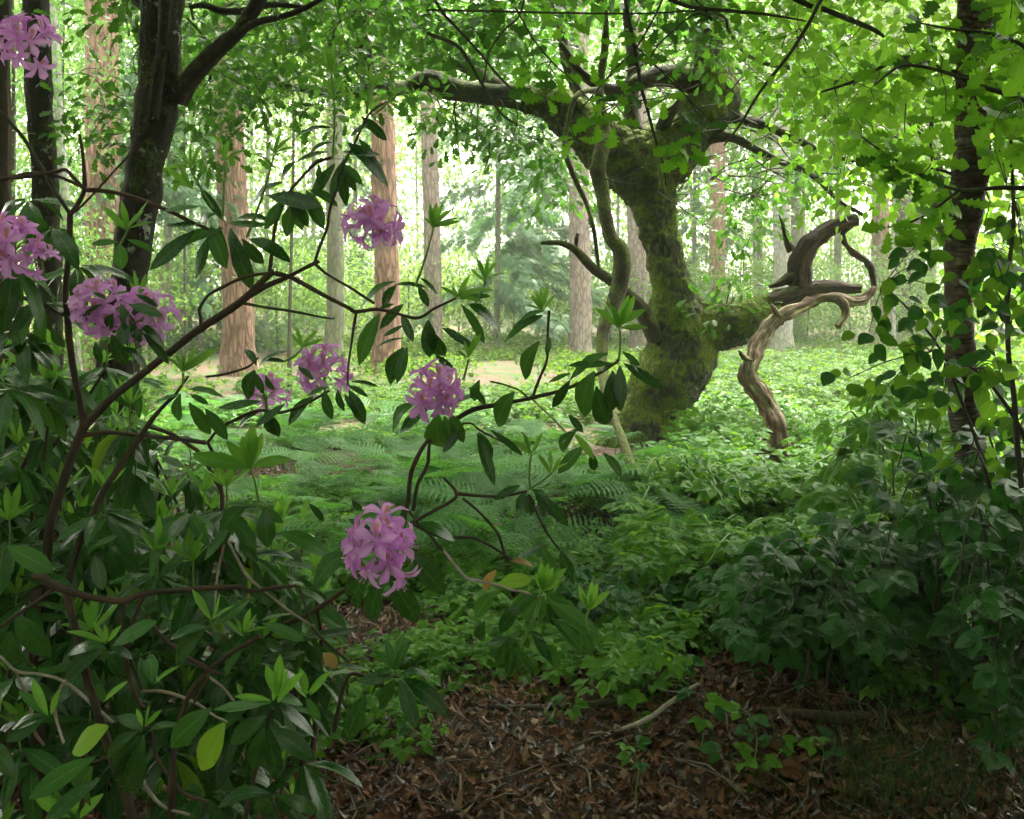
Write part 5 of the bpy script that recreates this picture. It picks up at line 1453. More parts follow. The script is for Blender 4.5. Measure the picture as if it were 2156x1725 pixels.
def main_bush():
    t = thing('rhododendron_bush', 'tall open rhododendron with arching brown stems and lilac blossoms in front', 'shrub', Vector((P(75, 1999, 2.3).x, 2.3, 0)))
    D = 2.2
    B = [
        ([(75, 2000, 17, 2.3), (78, 1650, 16, 2.3), (85, 1330, 14, 2.25), (103, 1140, 12), (124, 1050, 11), (148, 978, 11), (178, 893, 12)], 'bk_rh'),
        ([(178, 896, 12), (235, 840, 9), (306, 785, 9), (360, 742, 9), (409, 703, 9), (460, 668, 9), (511, 632, 9), (545, 600, 8), (576, 573, 8)], 'bk_rh'),
        ([(511, 632, 7), (560, 600, 7), (600, 583, 6), (634, 566, 5), (672, 548, 5)], 'bk_rh'),
        ([(578, 574, 7), (610, 582, 6.5), (647, 600, 6), (690, 624, 5.5), (733, 646, 5), (749, 654, 5), (793, 649, 4.5), (840, 660, 4), (881, 668, 4), (915, 650, 3.4), (949, 634, 3.2), (962, 625, 3)], 'bk_rh'),
        ([(749, 654, 4), (742, 720, 3.4), (735, 770, 3), (733, 812, 3)], 'bk_rh'),
        ([(568, 572, 5), (572, 520, 4.5), (575, 476, 4.5), (588, 440, 4), (605, 408, 4), (632, 376, 4), (664, 345, 4), (700, 333, 3.6)], 'bk_rh'),
        ([(662, 550, 4.5), (675, 515, 4), (690, 480, 4), (697, 440, 3.6), (712, 395, 3.4), (722, 350, 3.4), (745, 300, 3.4), (775, 240, 3), (815, 215, 3)], 'bk_rh'),
        ([(662, 551, 4), (690, 575, 3.4), (740, 605, 3.4), (790, 640, 3.2)], 'bk_rh'),
        ([(178, 893, 10), (170, 850, 8), (160, 807, 8), (150, 750, 8), (143, 705, 8), (141, 650, 8), (139, 603, 7), (144, 520, 7), (146, 452, 7)], 'bk_rh'),
        ([(146, 452, 6), (165, 425, 6), (177, 400, 6), (177, 370, 5), (174, 320, 4), (167, 280, 3)], 'bk_rh'),
        ([(146, 452, 5), (128, 425, 5), (112, 400, 5), (92, 360, 4.5), (71, 323, 4.5), (50, 290, 4), (27, 262, 4), (-10, 222, 4)], 'bk_twig'),
        ([(175, 403, 6), (230, 406, 6), (299, 424, 5), (357, 448, 5), (400, 470, 4.5), (438, 486, 4)], 'bk_rh'),
        ([(160, 448, 3), (238, 367, 2.4), (296, 306, 1.6)], 'bk_rh'),
        ([(174, 395, 5), (155, 375, 5), (136, 357, 4.5), (110, 362, 4.5), (60, 372, 4.5), (0, 377, 4.5), (-30, 374, 4)], 'bk_rh'),
        ([(170, 390, 4), (120, 370, 4), (60, 365, 4), (0, 384, 4)], 'bk_rh'),
        ([(-20, 621, 5), (30, 624, 5), (68, 633, 5), (105, 645, 5), (138, 664, 5)], 'bk_rh'),
        ([(177, 914, 6), (230, 908, 5), (272, 912, 5), (325, 917, 5), (374, 922, 5), (435, 933, 5)], 'bk_rh'),
        ([(435, 933, 4.5), (450, 965, 4.5), (458, 994, 4.5), (466, 1050, 5), (462, 1100, 5), (463, 1155, 5), (480, 1200, 4)], 'bk_rh'),
        ([(435, 933, 4), (460, 905, 4), (500, 884, 4), (545, 866, 4), (590, 868, 4), (640, 848, 3.4), (690, 820, 3)], 'bk_rh'),
        ([(313, 896, 5), (345, 905, 5), (374, 918, 5), (400, 935, 5), (428, 955, 5), (450, 1000, 5), (470, 1050, 4.5)], 'bk_rh'),
        ([(140, 1240, 8), (165, 1155, 8), (195, 1090, 8), (221, 1030, 8), (250, 985, 7), (275, 950, 7), (316, 890, 6), (345, 855, 5), (371, 831, 5)], 'bk_rh'),
        ([(371, 831, 4), (385, 810, 3.4), (398, 790, 3)], 'bk_rh'),
        ([(512, 640, 4), (560, 650, 3.4), (620, 658, 3), (690, 672, 2.4), (705, 672, 2)], 'bk_twig'),
        ([(420, 695, 4), (421, 670, 4), (420, 650, 4), (440, 622, 4), (470, 604, 4), (515, 582, 4), (566, 573, 4)], 'bk_rh'),
        ([(430, 790, 3), (470, 786, 3), (520, 772, 3), (545, 750, 2)], 'bk_rh'),
    ]
    for l, m in B: branch(t, l, D, m)
    lv = Leaves(); st = []
    q = 2.2
    # the whorl above the stems, upper middle
    U1 = [(680, 333, 619, 357), (622, 340, 578, 374), (595, 384, 486, 404), (672, 345, 670, 391), (714, 357, 731, 425), (720, 350, 750, 405), (755, 292, 813, 360), (697, 269, 605, 265), (700, 262, 653, 245), (690, 320, 615, 326), (720, 320, 800, 330), (735, 290, 770, 250), (730, 300, 830, 352), (700, 300, 640, 300), (725, 335, 700, 420), (705, 345, 640, 420), (740, 250, 690, 235), (760, 245, 820, 290), (722, 345, 765, 385), (700, 333, 745, 340)]
    for a in U1: leaf_px(lv, *a, random.choice('ddm'), q)
    for a in [(561, 411, 673, 415), (595, 422, 551, 483), (622, 418, 636, 493), (646, 401, 680, 483), (620, 425, 590, 500), (650, 400, 720, 420), (600, 410, 660, 470)]: leaf_px(lv, *a, random.choice('dmm'), q, 1.15)
    U2 = [(445, 493, 394, 590), (462, 476, 466, 566), (490, 493, 524, 617), (510, 503, 561, 573), (408, 486, 320, 570), (418, 435, 335, 433), (524, 503, 615, 529), (469, 480, 400, 500), (455, 450, 380, 455), (480, 470, 560, 478), (470, 465, 420, 400), (500, 460, 570, 445), (450, 480, 360, 515), (485, 480, 500, 560), (430, 470, 350, 480)]
    for a in U2: leaf_px(lv, *a, random.choice('dddm'), q)
    leaf_px(lv, 445, 476, 468, 566, 'm', q, 1.2, face=1.5)
    # around the second whorl, middle right
    U3 = [(901, 674, 905, 757, 1.3), (983, 640, 1071, 668, 1.1), (915, 746, 956, 783, 1), (970, 640, 1037, 725, .6), (940, 690, 983, 727, .9), (857, 732, 830, 805, 1.1), (850, 732, 779, 807, 1), (799, 661, 738, 768, 1.1), (850, 685, 810, 708, .8), (850, 712, 782, 719, .7), (830, 593, 742, 610, .9), (835, 600, 790, 650, 1.1), (830, 640, 800, 650, 1.1), (850, 640, 790, 690, 1), (880, 600, 905, 650, 1), (920, 620, 890, 575, .9), (900, 690, 940, 780, 1), (845, 660, 870, 720, 1), (930, 690, 1000, 735, .7), (830, 600, 900, 590, .6), (960, 630, 1035, 610, .6)]
    for a in U3: leaf_px(lv, *a[:4], random.choice('ddm'), q, a[4])
    for a in [(735, 821, 772, 897, 1.1), (711, 820, 711, 868, 1), (731, 812, 776, 828, .8), (683, 821, 690, 889, 1.1), (660, 800, 629, 765, 1.2), (690, 815, 640, 828, .9), (735, 805, 800, 800, .5), (725, 830, 752, 870, 1)]: leaf_px(lv, *a[:4], 'd', q, a[4])
    for a in [(558, 868, 575, 928, 1.2), (565, 870, 597, 930, 1), (660, 835, 585, 892, 1), (550, 845, 462, 863, .9), (545, 868, 479, 898, .8), (537, 780, 496, 838, 1.5), (560, 790, 568, 838, .9), (540, 770, 520, 720, 1), (550, 760, 600, 750, .9), (545, 775, 570, 720, 1.1), (600, 850, 540, 900, .9), (530, 780, 560, 830, 1)]: leaf_px(lv, *a[:4], 'd', q, a[4])
    for a in [(398, 848, 452, 926, 1), (432, 861, 486, 929, 1), (380, 830, 310, 840, .9), (395, 820, 469, 808, .9), (380, 830, 350, 900, 1), (400, 830, 440, 850, 1)]: leaf_px(lv, *a[:4], 'm', 2.1, a[4])
    # around the double blossom at the left
    for a in [(235, 705, 265, 775, 1.4), (238, 660, 214, 700, 1.6), (265, 672, 258, 728, 1.6), (290, 680, 350, 710, .9), (255, 640, 280, 720, 1.1), (200, 650, 160, 665, 1), (215, 640, 170, 668, 1), (285, 690, 295, 720, 1.3), (270, 640, 340, 655, .9), (240, 620, 270, 612, 1.2), (245, 665, 275, 668, 1.2), (260, 730, 330, 765, 1), (200, 720, 210, 770, 1.2), (110, 690, 125, 740, 1.3), (120, 680, 95, 700, 1), (300, 700, 370, 770, .7), (225, 630, 195, 610, 1.1), (285, 620, 335, 640, .8)]:
        leaf_px(lv, *a[:4], random.choice('dd'), 1.85, a[4])
    for a in [(252, 513, 252, 568, 1.9), (250, 510, 190, 510, 1.1), (268, 505, 330, 522, .8), (70, 450, 110, 500, 1), (60, 470, 20, 520, 1)]: leaf_px(lv, *a[:4], 'm', q, a[4], face=1.2)
    # new growth
    S = [((385, 782), [(347, 732), (370, 738), (386, 745), (439, 725), (452, 736), (465, 742), (420, 732), (400, 728)], 1.0), ((527, 985), [(524, 895), (561, 914), (476, 933), (612, 950), (401, 953), (405, 962), (545, 900), (510, 920)], 1.7),
         ((986, 755), [(1010, 702), (949, 719), (975, 718), (1003, 708), (960, 740)], 1.4), ((962, 625), [(986, 576), (950, 600), (1031, 612), (1035, 590), (930, 596), (985, 600), (1010, 635)], 1.3),
         ((912, 480), [(915, 422), (905, 428), (946, 432), (895, 456), (969, 462), (960, 445), (902, 440), (930, 425)], 1.1), ((1022, 590), [(1002, 545), (1045, 545), (1062, 570), (990, 570), (1030, 540), (1010, 550)], 1),
         ((1303, 690), [(1262, 617), (1320, 618), (1255, 644), (1360, 645), (1367, 685), (1340, 628), (1290, 640), (1275, 630), (1345, 700)], 1.5), ((1143, 655), [(1153, 600), (1129, 610), (1105, 632), (1165, 615), (1115, 620), (1140, 605)], 1.0),
         ((1119, 955), [(1099, 912), (1143, 912), (1080, 925), (1135, 930), (1110, 905)], 1.2), ((1163, 995), [(1160, 950), (1196, 970), (1135, 955), (1185, 960)], 1.1), ((401, 355), [(381, 299), (405, 303), (425, 309), (340, 340), (450, 320), (365, 320), (415, 300)], 1.0), ((405, 400), [(345, 345), (375, 355), (440, 350), (360, 375)], 1),
         ((473, 340), [(442, 292), (479, 292), (517, 309), (460, 300), (500, 315), (490, 290)], 1.1), ((578, 325), [(547, 286), (578, 280), (609, 279), (560, 300), (618, 300), (595, 275)], 1.0), ((268, 485), [(252, 428), (316, 428), (320, 462), (218, 439), (260, 430), (300, 440), (235, 465)], 1.2),
         ((292, 628), [(289, 569), (305, 575), (272, 590), (326, 589), (343, 608), (265, 610), (312, 580)], 1.0), ((697, 150), [(690, 88), (728, 95), (639, 112), (665, 108), (733, 125), (710, 90), (675, 95)], 1.0), ((703, 205), [(677, 156), (721, 160), (632, 200), (745, 190), (690, 165)], 1.1),
         ((779, 177), [(745, 143), (762, 133), (810, 126), (820, 133), (782, 136), (800, 150)], 1.1), ((830, 203), [(816, 176), (830, 172), (857, 180), (845, 175), (865, 195)], 1.0), ((635, 735), [(625, 690), (655, 700), (680, 712), (612, 705), (668, 690)], 1.0)]
    for (c, tips, w) in S:
        for tp in tips: leaf_px(lv, c[0] + random.uniform(-3, 3), c[1] + random.uniform(-4, 3), tp[0], tp[1], 'l', 2.05, w * .78, face=random.uniform(.2, 1.6))
    for l in ([(385, 812), (386, 785)], [(544, 1058), (538, 1020), (527, 985)], [(975, 800), (982, 775), (986, 757)], [(875, 600), (890, 560), (905, 510), (912, 482)], [(960, 628), (962, 622)], [(1000, 640), (1015, 615), (1022, 590)], [(1303, 757), (1306, 720), (1304, 690)],
              [(1116, 1030), (1114, 990), (1119, 955)], [(1116, 1030), (1145, 1010), (1163, 995)], [(450, 440), (425, 400), (408, 370), (401, 355)], [(468, 465), (471, 400), (473, 340)], [(520, 500), (550, 420), (565, 370), (578, 325)], [(254, 515), (262, 500), (268, 487)],
              [(235, 660), (265, 645), (292, 630)], [(700, 335), (704, 270), (703, 205), (697, 150)], [(772, 240), (776, 205), (779, 178)], [(790, 240), (812, 220), (830, 203)], [(600, 760), (620, 750), (635, 735)], [(268, 487), (262, 470)]):
        st.append(PX([(a, b, 3.0 - i * .4) for i, (a, b) in enumerate(l)], 2.05))
    green_stems(t, st)
    for (x, y, dd_) in [(110, 480, 2.2), (60, 420, 2.3), (30, 560, 2.1), (90, 640, 2.2), (20, 700, 2.2), (165, 560, 2.4), (60, 720, 2.2), (20, 820, 2.1)]: rosette(lv, x, y, dd_, 9, .12)
    lv.done(t, 300)
    truss(t, 58, 92, 62, 1.95, 10); truss(t, 30, 520, 62, 2.0, 11); truss(t, 88, 550, 40, 2.0, 7); truss(t, 212, 645, 58, 1.9, 12); truss(t, 312, 668, 58, 1.9, 12)
    truss(t, 785, 472, 56, 2.3, 12); truss(t, 683, 782, 54, 2.4, 12); truss(t, 560, 835, 46, 2.5, 11, (0, .3, 1))
main_bush()

def right_bush():
    D = 2.2
    t = thing('rhododendron_bush', 'rhododendron boughs reaching to the right below the clearing with two lilac blossoms', 'shrub', Vector((P(370, 1980, 2.4).x, 2.4, 0)))
    B = [
        ([(370, 2010, 10, 2.4), (385, 1760, 9, 2.4), (430, 1540, 8, 2.35), (500, 1400, 7, 2.3), (560, 1335, 7, 2.25), (630, 1301, 6), (698, 1257, 6), (770, 1205, 5.5), (835, 1140, 5.5), (857, 1063, 5.5), (861, 1020, 5.5), (868, 985, 5.5), (888, 945, 5), (905, 925, 5), (930, 905, 5), (963, 884, 6), (1001, 864, 6), (1052, 852, 5.5), (1120, 838, 5), (1189, 820, 4.5), (1245, 795, 4), (1291, 768, 4), (1303, 757, 4)], 'bk_rh'),
        ([(868, 1075, 5), (880, 1020, 4.5), (902, 978, 4.5), (907, 937, 4), (918, 900, 4), (920, 850, 3)], 'bk_twig'),
        ([(1120, 838, 3.6), (1135, 795, 3.2), (1151, 757, 3.2), (1155, 700, 3.2), (1158, 655, 3)], 'bk_rh'),
        ([(1119, 842, 3), (1155, 875, 2.6), (1189, 910, 2.6)], 'bk_twig_pale'),
        ([(930, 905, 3), (985, 890, 2.4), (1010, 905, 2.4), (1060, 930, 2)], 'bk_rh'),
        ([(1030, 805, 2), (1060, 812, 2.6), (1090, 822, 2.6), (1110, 838, 2.6)], 'bk_twig'),
        ([(864, 1103, 4.5), (905, 1080, 4.5), (950, 1053, 4.5), (961, 1040, 5), (955, 1025, 4), (945, 1015, 3.4), (933, 1003, 3)], 'bk_rh'),
        ([(963, 1040, 4), (1010, 1045, 3.4), (1060, 1046, 3.4), (1110, 1037, 3.4)], 'bk_rh'),
        ([(974, 1053, 3), (1008, 1080, 3.4), (1045, 1121, 3.4), (1059, 1156, 3.4), (1068, 1180, 3)], 'bk_twig'),
        ([(864, 1103, 4), (930, 1132, 4), (1000, 1136, 4), (1075, 1180, 3)], 'bk_twig'),
        ([(933, 1158, 3.4), (977, 1213, 3.6), (1010, 1222, 3.6), (1045, 1230, 3.4), (1090, 1245, 3.4), (1137, 1257, 3.4)], 'bk_twig_pale'),
        ([(933, 1160, 3.4), (905, 1125, 3.6), (880, 1100, 3.8), (862, 1075, 4)], 'bk_twig'),
        ([(750, 1215, 4), (795, 1190, 4)], 'bk_rh'),
        ([(700, 1540, 6), (730, 1430, 5), (770, 1425, 4), (837, 1424, 4)], 'bk_rh'),
        ([(1180, 1160, 3), (1150, 1120, 3), (1119, 1060, 3), (1112, 1040, 3)], 'bk_twig'),
    ]
    for l, m in B: branch(t, l, D, m)
    lv = Leaves()
    for a in [(740, 1165, 612, 1200, 1.25), (775, 1212, 688, 1300, 1.25), (800, 1228, 765, 1322, 1.4), (822, 1212, 885, 1328, 1.2), (868, 1165, 940, 1262, 1.2), (880, 1102, 970, 1116, 1.1), (830, 1087, 760, 1042, .9), (870, 1100, 885, 1060, 1.2), (790, 1130, 740, 1085, 1), (850, 1120, 850, 1070, 1), (700, 1150, 800, 1130, .8)]:
        leaf_px(lv, *a[:4], 'd', 1.72, a[4])
    leaf_px(lv, 585, 1120, 710, 1148, 'm', 1.8, .95)
    for a in [(875, 850, 780, 884, 1, 'm'), (905, 858, 824, 903, 1.3, 'd'), (922, 872, 905, 1002, 1.35, 'm'), (935, 875, 955, 945, 1.1, 'm'), (945, 870, 985, 930, 1.2, 'm'), (970, 905, 931, 953, 1, 'd'), (1083, 826, 1014, 902, 1.35, 'm'), (1008, 910, 1048, 978, .9, 'd'), (1005, 912, 1044, 1024, .7, 'd'), (1031, 906, 1112, 957, .5, 'd'), (985, 815, 1030, 845, 1.1, 'm'), (960, 850, 1010, 800, 1, 'm'), (1010, 800, 980, 860, 1, 'm')]:
        leaf_px(lv, *a[:4], a[5], 2.15, a[4])
    for a in [(1290, 765, 1197, 775, 1.1, 'm'), (1252, 783, 1187, 880, 1.25, 'm'), (1201, 800, 1156, 870, .8, 'd'), (1255, 814, 1284, 936, 1.1, 'd'), (1282, 793, 1337, 886, .9, 'd'), (1312, 765, 1394, 821, .8, 'd'), (1320, 760, 1384, 793, .7, 'm'), (1290, 780, 1289, 877, 1.2, 'y'), (1290, 765, 1260, 780, 1, 'd'), (1305, 770, 1308, 860, 1, 'd'), (1201, 786, 1148, 800, .9, 'm'), (1310, 740, 1350, 770, 1, 'm'), (1280, 745, 1195, 750, .8, 'm')]:
        leaf_px(lv, *a[:4], 'd' if a[5] == 'y' else a[5], 2.15, a[4])
    for a in [(1210, 915, 1258, 965, 1.1, 'l'), (1228, 940, 1170, 996, 1.1, 'm'), (1245, 950, 1255, 1012, 1, 'd'), (1214, 905, 1150, 955, 1, 'm'), (1269, 953, 1337, 1012, .8, 'm'), (1197, 873, 1230, 912, 1.1, 'd'), (1200, 910, 1240, 890, 1, 'm'), (1205, 915, 1170, 925, 1.2, 'm')]:
        leaf_px(lv, *a[:4], a[5], 2.15, a[4])
    for a in [(1143, 664, 1082, 691, 1.1, 'm'), (1140, 668, 1041, 693, .6, 'm'), (1136, 719, 1061, 800, .95, 'm'), (1155, 672, 1221, 680, .5, 'm'), (1158, 710, 1150, 750, 1, 'd'), (1145, 655, 1085, 665, .9, 'm')]:
        leaf_px(lv, *a[:4], a[5], 2.15, a[4])
    for a in [(1095, 1022, 1038, 1050, 1.1), (1110, 1035, 1080, 1072, 1.2), (1115, 1040, 1135, 1105, .8), (1112, 1040, 1110, 1080, 1.2), (1120, 1030, 1190, 1070, 1), (1125, 1035, 1165, 1090, .8), (1105, 1035, 1095, 1075, 1), (1130, 1040, 1210, 1110, .8)]: leaf_px(lv, *a[:4], 'd', 2.2, a[4])
    # low hanging whorls, lower right
    for a in [(1041, 1247, 986, 1303, 1.3, 'm'), (1130, 1258, 1020, 1300, .9, 'm'), (1095, 1274, 1037, 1334, 1.2, 'd'), (1020, 1308, 990, 1375, 1.1, 'd'), (1135, 1260, 1095, 1306, 1.5, 'm'), (1140, 1264, 1173, 1343, 1.3, 'm'), (1150, 1260, 1262, 1340, .9, 'm'), (1221, 1322, 1269, 1392, 1, 'm'), (1068, 1349, 1046, 1416, 1.4, 'd'), (1078, 1358, 1071, 1422, 1.2, 'd'), (1086, 1362, 1126, 1460, 1.1, 'd'), (1133, 1349, 1201, 1422, .9, 'm'), (1120, 1330, 1165, 1395, 1, 'd'), (1090, 1330, 1060, 1360, 1.2, 'd'), (1105, 1335, 1110, 1370, 1.6, 'd'), (1150, 1270, 1190, 1330, 1.1, 'd'), (1080, 1345, 1010, 1350, .9, 'd'), (1135, 1250, 1060, 1262, 1, 'm'), (1150, 1250, 1200, 1270, 1, 'm'), (1180, 1160, 1207, 1225, 1.3, 'd'), (1150, 1150, 1075, 1170, 1, 'd'), (1140, 1150, 1180, 1220, 1, 'm'), (1175, 1150, 1230, 1180, .9, 'm'), (1110, 1330, 1150, 1340, 1, 'd'), (1160, 1300, 1240, 1370, .8, 'm'), (1200, 1290, 1275, 1330, 1, 'm')]:
        leaf_px(lv, *a[:4], a[5], 2.2, a[4])
    leaf_px(lv, 1075, 1182, 1130, 1173, 'b', 2.15, 1.2); leaf_px(lv, 1051, 1228, 1117, 1214, 'y', 2.15, 1.5, face=1.5); leaf_px(lv, 1045, 1200, 1000, 1250, 'b', 2.2, 1.0)
    for tp in [(1139, 1186), (1165, 1195), (1190, 1189), (1180, 1225), (1146, 1200), (1155, 1185), (1175, 1205), (1125, 1205)]: leaf_px(lv, 1142, 1245, tp[0], tp[1], 'l', 2.15, 1.1, face=1.5)
    for tp in [(1225, 1250), (1250, 1225), (1278, 1240), (1215, 1235), (1262, 1228)]: leaf_px(lv, 1240, 1285, tp[0], tp[1], 'l', 2.6, 1.1)
    for a in [(830, 1424, 755, 1436, 1.1), (832, 1430, 793, 1497, 1.2), (842, 1432, 878, 1528, 1.1), (850, 1428, 959, 1490, 1), (845, 1418, 918, 1398, 1.2), (825, 1418, 770, 1400, .9)]: leaf_px(lv, *a[:4], 'd', 2.0, a[4])
    leaf_px(lv, 770, 1464, 712, 1572, 'd', 1.9, 1.2)
    for tp in [(815, 1350), (838, 1345), (860, 1370), (800, 1370), (850, 1352)]: leaf_px(lv, 832, 1412, tp[0], tp[1], 'm', 2.0, .9)
    st = []
    for l in ([(1240, 1330), (1232, 1305), (1240, 1285)], [(1137, 1257), (1142, 1245)], [(837, 1424), (832, 1412)], [(1096, 1365), (1120, 1310), (1137, 1262)]): st.append(PX([(a, b, 3) for a, b in l], 2.15))
    green_stems(t, st)
    lv.done(t, 300)
    truss(t, 918, 822, 60, 2.05, 13); truss(t, 806, 1152, 76, 1.68, 14)
right_bush()

